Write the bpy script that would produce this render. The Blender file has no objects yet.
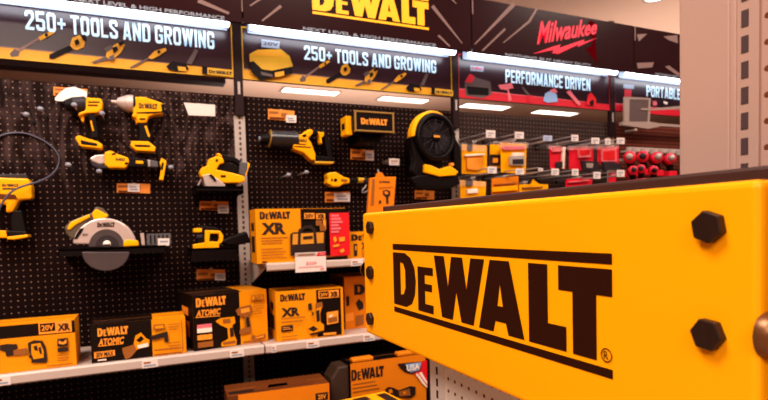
import bpy, bmesh, math, random
from mathutils import Vector, Matrix
random.seed(4)
COL = bpy.context.scene.collection
# ------------------------------------------------------------------ camera model (solved from the vanishing points)
F, CX, CY, CZ = 537.35, 384.0, 250.53, 1.55
YAW, PIT, ROL = math.radians(24.178), math.radians(-2.6247), math.radians(-1.5493)
fwd = Vector((math.sin(YAW)*math.cos(PIT), math.cos(YAW)*math.cos(PIT), math.sin(PIT)))
r0 = Vector((math.cos(YAW), -math.sin(YAW), 0)); u0 = r0.cross(fwd)
CR = r0*math.cos(ROL)+u0*math.sin(ROL); CU = -r0*math.sin(ROL)+u0*math.cos(ROL)
CAM = Vector((0, 0, CZ))
def ray(px, py): return CR*((px-CX)/F) - CU*((py-CY)/F) + fwd
def onY(px, py, Y): d = ray(px, py); return CAM + d*(Y/d.y)
def onX(px, py, X): d = ray(px, py); return CAM + d*(X/d.x)
def crop(x0, y0, s): return lambda pts: [(x0+x/s, y0+y/s) for x, y in pts]

# ------------------------------------------------------------------ materials
def lin(h):
    h = h.lstrip('#'); out = []
    for i in (0, 2, 4):
        c = int(h[i:i+2], 16)/255
        out.append(c/12.92 if c <= .04045 else ((c+.055)/1.055)**2.4)
    return (*out, 1)
MATS = {}
def mat(name, hexc, rough=.5, metal=0, emit=0, ecol=None, noise=0, nscale=12, bump=0, spec=.5, coat=0, alpha=1):
    m = bpy.data.materials.new(name); m.use_nodes = True
    nt = m.node_tree; b = nt.nodes['Principled BSDF']
    c = lin(hexc)
    b.inputs['Base Color'].default_value = c
    b.inputs['Roughness'].default_value = rough; b.inputs['Metallic'].default_value = metal
    b.inputs['Specular IOR Level'].default_value = spec
    b.inputs['Coat Weight'].default_value = coat; b.inputs['Coat Roughness'].default_value = .15
    b.inputs['Alpha'].default_value = alpha
    if emit:
        b.inputs['Emission Color'].default_value = lin(ecol or hexc); b.inputs['Emission Strength'].default_value = emit
    tc = nt.nodes.new('ShaderNodeTexCoord'); n = nt.nodes.new('ShaderNodeTexNoise')
    n.inputs['Scale'].default_value = nscale; n.inputs['Detail'].default_value = 4
    nt.links.new(tc.outputs['Object'], n.inputs['Vector'])
    mx = nt.nodes.new('ShaderNodeMix'); mx.data_type = 'RGBA'; mx.blend_type = 'MULTIPLY'
    mx.inputs['Factor'].default_value = noise or .04
    mx.inputs['A'].default_value = c
    cr = nt.nodes.new('ShaderNodeValToRGB'); cr.color_ramp.elements[0].position = .3; cr.color_ramp.elements[0].color = (.35, .35, .35, 1)
    cr.color_ramp.elements[1].position = .7
    nt.links.new(n.outputs['Fac'], cr.inputs['Fac']); nt.links.new(cr.outputs['Color'], mx.inputs['B'])
    nt.links.new(mx.outputs['Result'], b.inputs['Base Color'])
    if bump:
        bp = nt.nodes.new('ShaderNodeBump'); bp.inputs['Strength'].default_value = bump; bp.inputs['Distance'].default_value = .002
        nt.links.new(n.outputs['Fac'], bp.inputs['Height']); nt.links.new(bp.outputs['Normal'], b.inputs['Normal'])
    MATS[name] = m; return m
def pegmat(name, base, dot, ax, pitch=.0254, r=.13, rough=.4, film=0, dotvar=.6):
    m = mat(name, base, rough, spec=.08); nt = m.node_tree; b = nt.nodes['Principled BSDF']; L = nt.links.new
    tc = nt.nodes.new('ShaderNodeTexCoord'); sp = nt.nodes.new('ShaderNodeSeparateXYZ'); L(tc.outputs['Object'], sp.inputs[0])
    def mth(op, a, bb=None):
        n = nt.nodes.new('ShaderNodeMath'); n.operation = op
        for i, v in enumerate((a, bb)):
            if v is None: continue
            if isinstance(v, (int, float)): n.inputs[i].default_value = v
            else: L(v, n.inputs[i])
        return n.outputs[0]
    sq = []
    for k in (ax, 'Z'):
        f = mth('SUBTRACT', mth('FRACT', mth('DIVIDE', sp.outputs[k], pitch)), .5); sq.append(mth('MULTIPLY', f, f))
    d = mth('SQRT', mth('ADD', *sq)); msk = mth('LESS_THAN', d, r)
    no = nt.nodes.new('ShaderNodeTexNoise'); no.inputs['Scale'].default_value = 9; L(tc.outputs['Object'], no.inputs['Vector'])
    amt = mth('MULTIPLY', msk, mth('ADD', 1-dotvar, mth('MULTIPLY', no.outputs['Fac'], dotvar*1.3)))
    mx = nt.nodes.new('ShaderNodeMix'); mx.data_type = 'RGBA'; L(amt, mx.inputs['Factor'])
    mx.inputs['B'].default_value = lin(dot)
    if film:      # folds of clear plastic film, their shine painted into the base colour
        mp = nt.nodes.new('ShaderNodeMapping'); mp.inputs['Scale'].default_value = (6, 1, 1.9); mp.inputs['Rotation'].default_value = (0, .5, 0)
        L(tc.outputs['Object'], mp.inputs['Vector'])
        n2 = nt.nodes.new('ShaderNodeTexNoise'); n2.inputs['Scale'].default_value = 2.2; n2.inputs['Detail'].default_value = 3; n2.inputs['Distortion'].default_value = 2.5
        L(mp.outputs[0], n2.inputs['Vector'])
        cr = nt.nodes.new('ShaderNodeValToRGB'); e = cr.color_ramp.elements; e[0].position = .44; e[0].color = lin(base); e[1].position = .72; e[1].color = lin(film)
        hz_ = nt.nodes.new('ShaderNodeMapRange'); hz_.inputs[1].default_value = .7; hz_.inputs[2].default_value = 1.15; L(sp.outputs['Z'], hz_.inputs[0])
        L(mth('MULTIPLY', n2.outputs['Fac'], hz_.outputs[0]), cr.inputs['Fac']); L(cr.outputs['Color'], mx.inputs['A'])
    else: mx.inputs['A'].default_value = lin(base)
    L(mx.outputs['Result'], b.inputs['Base Color'])
    MATS[name] = m; return m

mat('sign_yellow', '#FAA602', .38, noise=.05, nscale=3, spec=.35)
mat('box_yellow', '#E4900C', .5, spec=.18, noise=.06, nscale=6)
mat('box_orange', '#DE7F16', .55, spec=.18, noise=.08, nscale=6)
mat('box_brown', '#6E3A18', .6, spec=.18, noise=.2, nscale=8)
mat('box_black', '#1D100B', .45, spec=.18, noise=.1)
mat('tool_yellow', '#FCAE08', .38, spec=.18, noise=.06, nscale=20)
mat('tool_black', '#170F0F', .45, spec=.18, noise=.1, nscale=30)
mat('tool_grey', '#3C3438', .4, spec=.18, noise=.1)
mat('battery_grey', '#5A5558', .45)
mat('cast_silver', '#C9B4AC', .35, metal=.35, noise=.12, nscale=30)
mat('blade_grey', '#54494A', .4, metal=.3, noise=.2, nscale=25)
mat('logo_brown', '#331408', .5, spec=.2)
mat('print_black', '#2A160E', .55)
mat('print_white', '#F2DCCB', .6)
mat('print_orange', '#F0952A', .55)
mat('print_brown', '#96581C', .55)
mat('print_red', '#D9151F', .5)
mat('print_pink', '#E07078', .5)
mat('bolt_black', '#3A251C', .42, metal=.35, noise=.25, nscale=60, bump=.5)
mat('copper_brown', '#7A5030', .35, metal=.5, noise=.3, nscale=50, bump=.4)
mat('beam_dark', '#412723', .5, noise=.08)
mat('metal_white', '#BEA89E', .42, noise=.05, nscale=5)
mat('metal_grey', '#B4A49C', .42, noise=.08, nscale=8)
mat('metal_beige', '#B09084', .55, noise=.05, nscale=4, bump=.05)
mat('slot_dark', '#4A3638', .7)
mat('card_orange', '#E58A2E', .6, noise=.08)
mat('card_white', '#E0CCC4', .6)
mat('tag_blue', '#AFB2CC', .5)
mat('sign_black', '#351C24', .28, noise=.1, nscale=4)
mat('board_black', '#331B1E', .22, spec=.18, noise=.1, nscale=4)
mat('sign_gold', '#D2A020', .45)
mat('sign_stripe', '#D9981C', .45)
mat('sign_red', '#C8162C', .45)
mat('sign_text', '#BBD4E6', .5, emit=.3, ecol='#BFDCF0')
mat('tag_text', '#8E96A6', .5)
mat('ray_white', '#866862', .5)
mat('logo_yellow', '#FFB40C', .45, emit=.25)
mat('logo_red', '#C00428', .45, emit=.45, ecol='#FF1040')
mat('smoke_red', '#5A0610', .8, spec=0)
mat('picture_grey', '#5C4A48', .5)
mat('picture_blue', '#8FA8CC', .5)
mat('post_dark', '#2E1E1F', .4, spec=.18)
mat('tube_white', '#FFFFFF', .4, emit=9, ecol='#EEF6FF')
mat('glow_grey', '#8E96AC', .35, emit=.12, ecol='#9FB2E0')  # self-lit grey-blue, paints the tube's glow on the sign top
mat('troffer_white', '#FFFFFF', .5, emit=3.2, ecol='#FFF3E6')
mat('ceiling_beige', '#D9B5A0', .9, noise=.04, nscale=1)
mat('wall_beige', '#CDA68F', .9, noise=.04, nscale=1)
mat('floor_beige', '#A58A78', .35, noise=.12, nscale=2)
mat('bulkhead_dark', '#43303A', .7)
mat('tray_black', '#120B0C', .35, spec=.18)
mat('hook_metal', '#B4A8A4', .4, metal=.3)
mat('red_pack', '#D81C34', .4, noise=.1)
mat('plastic_clear', '#E8D8D4', .12, alpha=.16)
mat('peg_cap', '#8C8A96', .5)
mat('cable_grey', '#565260', .45)
mat('bag_brown', '#3E291C', .6, noise=.1)
mat('gondola_white', '#EFE6E0', .45, noise=.04)
mat('rim_tan', '#9A7434', .45)
mat('grip_grey', '#5A4C3C', .45)
mat('barrel_black', '#2A2426', .3)
mat('acrylic_edge', '#A08C84', .4)
mat('bag_tan', '#D08A20', .6)
pegmat('peg_wall_film', '#1D0E0C', '#A58474', 'X', r=.105, rough=.6, film='#4E3C3A')  # pale dots on the dark boards paint light caught in the holes
pegmat('peg_wall', '#1D0E0C', '#A58474', 'X', r=.105, rough=.6)
pegmat('peg_wall_grey', '#382926', '#8C7268', 'X', rough=.6)
pegmat('peg_wall_red', '#522C26', '#A4583C', 'X', r=.2)
pegmat('peg_white', '#EFE6E0', '#7A4634', 'Y', r=.14, dotvar=.1)
pegmat('peg_beige', '#B09084', '#6A3A2C', 'Y', r=.12, dotvar=.1)

# ------------------------------------------------------------------ mesh builder
class MB:
    def __init__(s): s.v = []; s.f = []; s.m = []; s.sm = []
    def add(s, vs, fs, m, smooth=False):
        o = len(s.v); s.v += [Vector(q) for q in vs]
        for f in fs: s.f.append([i+o for i in f]); s.m.append(m); s.sm.append(smooth)
        return s
    def box(s, x0, x1, y0, y1, z0, z1, m):
        return s.add([(x0,y0,z0),(x1,y0,z0),(x1,y1,z0),(x0,y1,z0),(x0,y0,z1),(x1,y0,z1),(x1,y1,z1),(x0,y1,z1)],
                     [(0,3,2,1),(4,5,6,7),(0,1,5,4),(1,2,6,5),(2,3,7,6),(3,0,4,7)], m)
    def prism(s, pts, off, m):        # pts: 3-D outline, off: extrusion vector
        n = len(pts); a = [Vector(p) for p in pts]
        ar = sum((a[i].cross(a[(i+1) % n]) for i in range(n)), Vector())
        if ar.dot(Vector(off)) > 0: a.reverse()
        vs = a+[p+Vector(off) for p in a]
        fs = [tuple(range(n)), tuple(range(2*n-1, n-1, -1))]+[(i, i+n, (i+1) % n+n, (i+1) % n) for i in range(n)]
        return s.add(vs, fs, m)
    def poly(s, pts, m): return s.add(pts, [tuple(range(len(pts)))], m)
    def cyl(s, p0, p1, ra, rb, m, n=20, cap=True):
        p0, p1 = Vector(p0), Vector(p1); d = (p1-p0).normalized()
        a = d.orthogonal().normalized(); b = d.cross(a); vs = []
        for p, r in ((p0, ra), (p1, rb)):
            vs += [p+a*(r*math.cos(2*math.pi*i/n))+b*(r*math.sin(2*math.pi*i/n)) for i in range(n)]
        s.add(vs, [(i, (i+1) % n, (i+1) % n+n, i+n) for i in range(n)], m, True)
        if cap: s.add(vs[:n], [tuple(range(n-1, -1, -1))], m); s.add(vs[n:], [tuple(range(n))], m)
        return s
    def lathe(s, c, ax, prof, m, n=28, sx=1, sz=1):   # prof: (r, along)
        c = Vector(c); d = Vector(ax).normalized(); a = d.orthogonal().normalized()
        if abs(d.y) > .9: a = Vector((1, 0, 0))
        b = d.cross(a); vs = []
        for r, h in prof:
            vs += [c+d*h+a*(r*sx*math.cos(2*math.pi*i/n))+b*(r*sz*math.sin(2*math.pi*i/n)) for i in range(n)]
        fs = [(k*n+i, k*n+(i+1) % n, (k+1)*n+(i+1) % n, (k+1)*n+i) for k in range(len(prof)-1) for i in range(n)]
        return s.add(vs, fs, m, True)
    def tube(s, pts, r, m, n=8):
        pts = [Vector(p) for p in pts]; vs = []; up = Vector((.13, .31, .94)).normalized()
        for i, p in enumerate(pts):
            d = (pts[min(i+1, len(pts)-1)]-pts[max(i-1, 0)]).normalized()
            a = d.cross(up); a = a.normalized() if a.length > .05 else d.orthogonal().normalized(); b = d.cross(a)
            vs += [p+a*(r*math.cos(2*math.pi*k/n))+b*(r*math.sin(2*math.pi*k/n)) for k in range(n)]
        fs = [(i*n+k, i*n+(k+1) % n, (i+1)*n+(k+1) % n, (i+1)*n+k) for i in range(len(pts)-1) for k in range(n)]
        fs += [tuple(range(n-1, -1, -1)), tuple(range(len(vs)-n, len(vs)))]
        return s.add(vs, fs, m, True)
    def build(s, name, parent=None, bevel=0, seg=2, loc=None, fix=True):
        o = bpy.data.objects.new(name, None)
        org = ORG.get(parent.name, Vector()) if parent else Vector()
        base = Vector(loc) if loc is not None else (org if parent else Vector())
        me = bpy.data.meshes.new(name); names = []
        for m in s.m:
            if m not in names: names.append(m)
        me.from_pydata([v-base for v in s.v], [], s.f)
        for m in names: me.materials.append(MATS[m])
        for p, m, sm in zip(me.polygons, s.m, s.sm): p.material_index = names.index(m); p.use_smooth = sm
        if fix and bevel:
            bm = bmesh.new(); bm.from_mesh(me); bmesh.ops.remove_doubles(bm, verts=bm.verts, dist=1e-6)
            bmesh.ops.recalc_face_normals(bm, faces=bm.faces); bm.to_mesh(me); bm.free()
        me.update()
        bpy.data.objects.remove(o)
        o = bpy.data.objects.new(name, me); COL.objects.link(o)
        if parent: o.parent = parent; o.location = base-org
        else: o.location = base
        ORG[o.name] = base
        if bevel:
            md = o.modifiers.new('bevel', 'BEVEL'); md.width = bevel; md.segments = seg; md.limit_method = 'ANGLE'; md.angle_limit = math.radians(40)
            md.harden_normals = False
        return o
ORG = {}
def tag(o, label, cat, group=None):
    o['label'] = label; o['category'] = cat
    if group: o['group'] = group
    return o
def thing(name, label, cat, loc, group=None):
    o = bpy.data.objects.new(name, None); COL.objects.link(o); o.location = loc; o.empty_display_size = .05
    ORG[o.name] = Vector(loc); return tag(o, label, cat, group)
def struct(o): o['kind'] = 'structure'; return o

# ------------------------------------------------------------------ lettering
TXT = {}
def text_mesh(body, bold):
    k = (body, bold)
    if k in TXT: return TXT[k]
    c = bpy.data.curves.new('t', 'FONT'); c.body = body; c.offset = bold; c.resolution_u = 2; c.size = 1
    o = bpy.data.objects.new('t', c); COL.objects.link(o)
    dg = bpy.context.evaluated_depsgraph_get(); dg.update()
    me = bpy.data.meshes.new_from_object(o.evaluated_get(dg))
    vs = [(v.co.x, v.co.y) for v in me.vertices]; fs = [tuple(p.vertices) for p in me.polygons]
    bpy.data.objects.remove(o); bpy.data.curves.remove(c); bpy.data.meshes.remove(me)
    xs = [v[0] for v in vs]; ys = [v[1] for v in vs]
    x0, x1, y0, y1 = min(xs), max(xs), min(ys), max(ys)
    vs = [((x-x0)/(x1-x0), (y-y0)/(y1-y0)) for x, y in vs]
    TXT[k] = (vs, fs); return TXT[k]
LOGO = [  # the block wordmark, units of a tenth of its height
 [(0,1.15),(.5,1.15),(.72,1.07),(.86,.9),(.9,.67),(.86,.43),(.74,.26),(.52,.18),(0,.18)],
 [(.98,.94),(1.51,.94),(1.51,.81),(1.23,.81),(1.23,.66),(1.47,.66),(1.47,.54),(1.23,.54),(1.23,.32),(1.51,.32),(1.51,.18),(.98,.18)],
 [(1.56,1.15),(1.87,1.15),(1.98,.68),(2.09,1.15),(2.4,1.15),(2.5,.68),(2.62,1.15),(2.96,1.15),(2.67,.18),(2.35,.18),(2.22,.62),(2.1,.18),(1.78,.18)],
 [(3.09,1.15),(3.51,1.15),(3.8,.18),(3.48,.18),(3.43,.33),(3.2,.33),(3.15,.18),(2.81,.18)],
 [(3.89,1.15),(4.23,1.15),(4.23,.46),(4.53,.46),(4.53,.18),(3.89,.18)],
 [(4.41,1.15),(5.18,1.15),(5.18,.87),(4.97,.87),(4.97,.18),(4.63,.18),(4.63,.87),(4.41,.87)]]
HOLES = {0: [(.3,.98),(.42,.96),(.5,.84),(.5,.52),(.42,.4),(.3,.38)], 3: [(3.31,.84),(3.25,.54),(3.37,.54)]}
T_=[(0,.88),(.2,1),(.8,1),(1,.88),(.7,.82),(.3,.82)]; B_=[(.3,.18),(.7,.18),(1,.12),(.8,0),(.2,0),(0,.12)]
L_=[(0,.12),(.3,.18),(.3,.82),(0,.88)]; R_=[(.7,.18),(1,.12),(1,.88),(.7,.82)]
def q_(x0,y0,x1,y1): return [(x0,y0),(x1,y0),(x1,y1),(x0,y1)]
LB=q_(0,0,.3,1); TD=[(.3,.84),(.3,1),(.75,1),(1,.88),(.7,.84)]; BD=[(.3,0),(.75,0),(1,.12),(.7,.16),(.3,.16)]
PU=[(.7,.5),(1,.56),(1,.88),(.7,.84)]; PM=[(.3,.42),(.75,.42),(1,.56),(.7,.57),(.3,.57)]
CF = {'O':(1,[T_,B_,L_,R_]),'0':(1,[T_,B_,L_,R_]),'D':(1,[LB,TD,BD,[(.7,.16),(1,.12),(1,.88),(.7,.84)]]),
 'C':(1,[T_,B_,L_,[(.7,.64),(1,.64),(1,.88),(.7,.82)],[(.7,.18),(1,.12),(1,.36),(.7,.36)]]),
 'G':(1,[T_,B_,L_,[(.7,.66),(1,.66),(1,.88),(.7,.82)],[(.7,.18),(1,.12),(1,.5),(.7,.5)],q_(.5,.38,1,.52)]),
 'A':(1.05,[[(0,0),(.29,0),(.6,1),(.33,1)],[(.71,0),(1,0),(.67,1),(.4,1)],q_(.24,.18,.76,.33)]),
 'N':(1,[LB,q_(.7,0,1,1),[(.0,1),(.3,1),(1,0),(.7,0)]]),'M':(1.35,[q_(0,0,.23,1),q_(.77,0,1,1),[(.0,1),(.25,1),(.62,.1),(.38,.1)],[(.75,1),(1,1),(.62,.1),(.38,.1)]]),
 'W':(1.45,[[(0,1),(.2,1),(.36,0),(.17,0)],[(.36,0),(.17,0),(.4,1),(.57,1)],[(.43,1),(.6,1),(.83,0),(.64,0)],[(.64,0),(.83,0),(1,1),(.8,1)]]),
 'V':(1,[[(0,1),(.3,1),(.62,0),(.36,0)],[(1,1),(.7,1),(.38,0),(.64,0)]]),
 'P':(1,[LB,TD,PU,PM]),'R':(1,[LB,TD,PU,PM,[(.38,.46),(.68,.46),(1,0),(.7,0)]]),
 'B':(1,[LB,TD,PU,PM,BD,[(.7,.16),(1,.12),(1,.44),(.7,.5)]]),
 'E':(.85,[LB,q_(.3,.84,1,1),q_(.3,.43,.9,.58),q_(.3,0,1,.16)]),'F':(.82,[LB,q_(.3,.84,1,1),q_(.3,.42,.9,.57)]),'L':(.82,[LB,q_(.3,0,1,.16)]),
 'T':(.95,[q_(0,.84,1,1),q_(.34,0,.66,.84)]),'I':(.32,[q_(0,0,1,1)]),
 'S':(1,[T_,B_,[(0,.62),(.3,.66),(.3,.82),(0,.88)],[(0,.62),(.3,.68),(1,.4),(.7,.33)],[(.7,.18),(1,.12),(1,.4),(.7,.36)],[(.7,.68),(1,.68),(1,.88),(.7,.82)],[(0,.12),(.3,.18),(.3,.32),(0,.32)]]),
 '2':(1,[T_,[(.7,.6),(1,.56),(1,.88),(.7,.82)],[(0,.68),(.3,.68),(.3,.82),(0,.88)],[(0,.14),(.36,.14),(1,.58),(.7,.64)],q_(0,0,1,.16)]),
 '5':(1,[q_(0,.84,.95,1),q_(0,.46,.3,.84),[(.3,.48),(.3,.62),(.8,.62),(1,.5),(.7,.46)],[(.7,.18),(1,.12),(1,.5),(.7,.48)],B_,[(0,.12),(.3,.18),(.3,.3),(0,.3)]]),
 '+':(.9,[q_(0,.4,1,.56),q_(.38,.2,.62,.76)])}
def cond(f, parent, body, a0, a1, b0, b1, m):
    """heavy condensed capitals built from polygons"""
    d = f.lift(); w = sum(.42 if ch == ' ' else CF[ch][0]+.2 for ch in body)-.2; k = (a1-a0)/w; x = 0; mb = MB()
    for ch in body:
        if ch == ' ': x += .42; mb.build('lettering', parent); mb = MB(); continue
        gw, ps = CF[ch]
        for p in ps:
            p = [(a0+k*(x+gw*u), b0+(b1-b0)*v) for u, v in p]
            ar = sum(p[i][0]*p[(i+1) % len(p)][1]-p[(i+1) % len(p)][0]*p[i][1] for i in range(len(p)))
            mb.poly([f.P(u, v, d) for u, v in (p if ar > 0 else p[::-1])], m)
        x += gw+.2
    mb.build('lettering', parent)
class Face:
    """a flat printed face: o = corner, U = right, V = up, N = outwards (to the reader)"""
    def __init__(s, o, U, V=(0, 0, 1)):
        s.o = Vector(o); s.U = Vector(U); s.V = Vector(V); s.N = s.U.cross(s.V).normalized(); s.k = 0
    def uv(s, px, py):
        d = ray(px, py); t = s.N.dot(s.o-CAM)/s.N.dot(d); q = CAM+d*t-s.o; return q.dot(s.U), q.dot(s.V)
    def P(s, u, v, d): return s.o+s.U*u+s.V*v+s.N*d
    def lift(s): s.k += 1; return .0006*s.k
    def poly(s, mb, uvs, m, d=None):
        d = s.lift() if d is None else d
        ar = sum(uvs[i][0]*uvs[(i+1) % len(uvs)][1]-uvs[(i+1) % len(uvs)][0]*uvs[i][1] for i in range(len(uvs)))
        if ar < 0: uvs = uvs[::-1]
        mb.poly([s.P(u, v, d) for u, v in uvs], m)
    def rect(s, mb, a0, a1, b0, b1, m): s.poly(mb, [(a0, b0), (a1, b0), (a1, b1), (a0, b1)], m)
    def pxpoly(s, mb, pts, m): s.poly(mb, [s.uv(*p) for p in pts], m)
    def text(s, mb, body, a0, a1, b0, b1, m, bold=.02, shear=0, rise=0):
        vs, fs = text_mesh(body, bold); d = s.lift()
        mb.add([s.P(a0+(a1-a0)*x+shear*(b1-b0)*y, b0+(b1-b0)*y+rise*(a1-a0)*x, d) for x, y in vs], fs, m)
    def pxspan(s, tl, br, bl=None):
        a0, b1 = s.uv(*tl); a1, b0 = s.uv(*br); return a0, a1, b0, b1
    def pxtext(s, mb, body, tl, br, m, bold=.02, **k):
        s.text(mb, body, *s.pxspan(tl, br), m, bold, **k)
    def logo(s, mb, a0, a1, b0, b1, m, stripes=False, letters=True, hole=None, th=0):
        """wordmark scaled into the rectangle; letters as filled polygons with slits to the counters"""
        d = s.lift(); kx = (a1-a0)/5.18
        lo, hi = (0.03, 1.31) if stripes else (.18, 1.15); kz = (b1-b0)/(hi-lo)
        Q = lambda x, y: s.P(a0+x*kx, b0+(y-lo)*kz, d)
        for i, L in enumerate(LOGO):
            if i in HOLES:       # quads between outline and counter keep the counter open
                H = HOLES[i]
                for tri in ring_fill(L, H): mb.poly([Q(*p) for p in tri], m)
            else: mb.poly([Q(*p) for p in L][::-1], m)
        if stripes:
            for y0, y1 in ((.03, .125), (1.2, 1.31)): mb.poly([Q(0, y0), Q(5.18, y0), Q(5.18, y1), Q(0, y1)], m)
def ring_fill(L, H):
    from mathutils.geometry import tessellate_polygon
    a = [Vector((*p, 0)) for p in L]; b = [Vector((*p, 0)) for p in H]
    allp = L+H
    return [[allp[i] for i in t] for t in tessellate_polygon([a, b])]

# ------------------------------------------------------------------ SETTING
YP = 2.69                                   # front of the pegboard wall
BX = [-.765, .4545, 1.672, 2.89, 4.11]      # bay joints
struct(MB().box(-9, 30, -6, 17, -.05, 0, 'floor_beige').build('floor'))
CEIL = 4.4
struct(MB().box(-9, 30, -6, 17, CEIL, CEIL+.05, 'ceiling_beige').build('ceiling'))
struct(MB().box(-9, 30, 16.9, 17, 0, CEIL, 'wall_beige').build('wall_back'))
struct(MB().box(-9, 30, -6.1, -6, 0, CEIL, 'wall_beige').build('wall_front'))
struct(MB().box(-9.1, -9, -6, 17, 0, CEIL, 'wall_beige').build('wall_left'))
struct(MB().box(29.9, 30, -6, 17, 0, CEIL, 'wall_beige').build('wall_right'))
struct(MB().box(-2.2, 1.02, 6.9, 7.1, 3.36, CEIL, 'bulkhead_dark').build('trim_1'))

# ceiling troffers seen through the gap above the pegboard, and those over the aisle
def troffer(x, y, w, d, label, group=None):
    t = thing('ceiling_light', label, 'ceiling light', (x, y, CEIL-.045), group)
    fr = MB()
    for a in ((x-.03, x, y-.03, y+d+.03), (x+w, x+w+.03, y-.03, y+d+.03), (x, x+w, y-.03, y), (x, x+w, y+d, y+d+.03)):
        fr.box(a[0], a[1], a[2], a[3], CEIL-.03, CEIL, 'metal_white')
    fr.build('frame', t)
    MB().box(x, x+w, y, y+d, CEIL-.02, CEIL-.004, 'troffer_white').build('diffuser', t)
    return t
def onC(px, py):
    d = ray(px, py); return CAM+d*((CEIL-CZ)/d.z)
tro = [((281, 90.5), (334, 95.3), (285, 86.5), 'bright ceiling panel light behind the left battery sign, nearer the dark post'),
       ((377, 99), (421, 103), (381, 95), 'bright ceiling panel light under the right half of the yellow-striped sign'),
       ((458, 106), (501, 109.5), (465, 102), 'bright ceiling panel light under the red-striped sign, left one'),
       ((530, 112), (571, 114.7), (534, 108.6), 'bright ceiling panel light under the red-striped sign, right one')]
for a, b, c, lab in tro:
    p, q, r = onC(*a), onC(*b), onC(*c)
    troffer(p.x, p.y-(p.y-r.y if p.y > r.y else 0), q.x-p.x, max(.3, abs(p.y-r.y)), lab)
tr = onC(655, -3)
t = thing('recessed_light', 'small round ceiling light at the top edge beside the beige column', 'ceiling light', (tr.x, tr.y, CEIL-.03))
MB().lathe((tr.x, tr.y, CEIL), (0, 0, -1), [(.15, 0), (.15, .02), (.12, .022), (.115, .01)], 'metal_white', 28).build('trim_ring', t)
MB().lathe((tr.x, tr.y, CEIL-.012), (0, 0, -1), [(.114, 0), (.06, .008), (0, .01)], 'troffer_white', 28).build('lens', t)

# ------------------------------------------------------------------ PEGBOARD WALL
peglab = ['dark pegboard panel under wrinkled clear film behind the circular saw',
          'dark pegboard panel behind the black jobsite speaker and boxed kits',
          'dark pegboard panel behind the yellow blister packs',
          'reddish pegboard panel behind the row of red tools']
for i in range(4):
    m = ('peg_wall_film', 'peg_wall', 'peg_wall_grey', 'peg_wall_red')[i]
    x0, x1 = BX[i], BX[i+1]
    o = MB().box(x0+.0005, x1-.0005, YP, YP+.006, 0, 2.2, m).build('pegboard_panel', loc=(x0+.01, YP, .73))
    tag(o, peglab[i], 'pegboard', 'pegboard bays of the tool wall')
o = MB()
for i in range(4): o.box(BX[i], BX[i+1], YP+.0085, YP+.05, .0, 2.195, 'post_dark')
struct(o.build('wall_pegboard_backing'))
uplab = {0: 'slotted upright at the far left end of the tool wall', 1: 'slotted grey upright between the circular saw bay and the boxed kit bay',
         2: 'slotted upright partly hidden by the round work light', 3: 'slotted upright between the yellow packs and the red tools', 4: 'slotted upright at the far right end of the tool wall'}
for i, x in enumerate(BX):
    mb = MB().box(x-.026, x+.026, YP-.012, YP-.0005, .0, 2.10, 'metal_grey')
    for k in range(54):
        z = .74+k*.0254
        mb.box(x-.005, x+.005, YP-.0128, YP-.012, z, z+.014, 'slot_dark')
    tag(mb.build('slotted_upright', loc=(x, YP, 0)), uplab[i], 'upright', 'wall uprights')
    mb = MB().box(x-.02, x+.02, YP-.03, YP-.002, 2.1005, 2.86, 'post_dark').box(x-.006, x+.006, YP-.031, YP-.03, 2.2, 2.26, 'metal_grey')
    tag(mb.build('header_post', bevel=.003, loc=(x, YP, 2.06)), 'dark header post above the ' + ('first', 'second', 'third', 'fourth', 'fifth')[i] + ' wall upright from the left', 'post', 'header posts')

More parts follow.
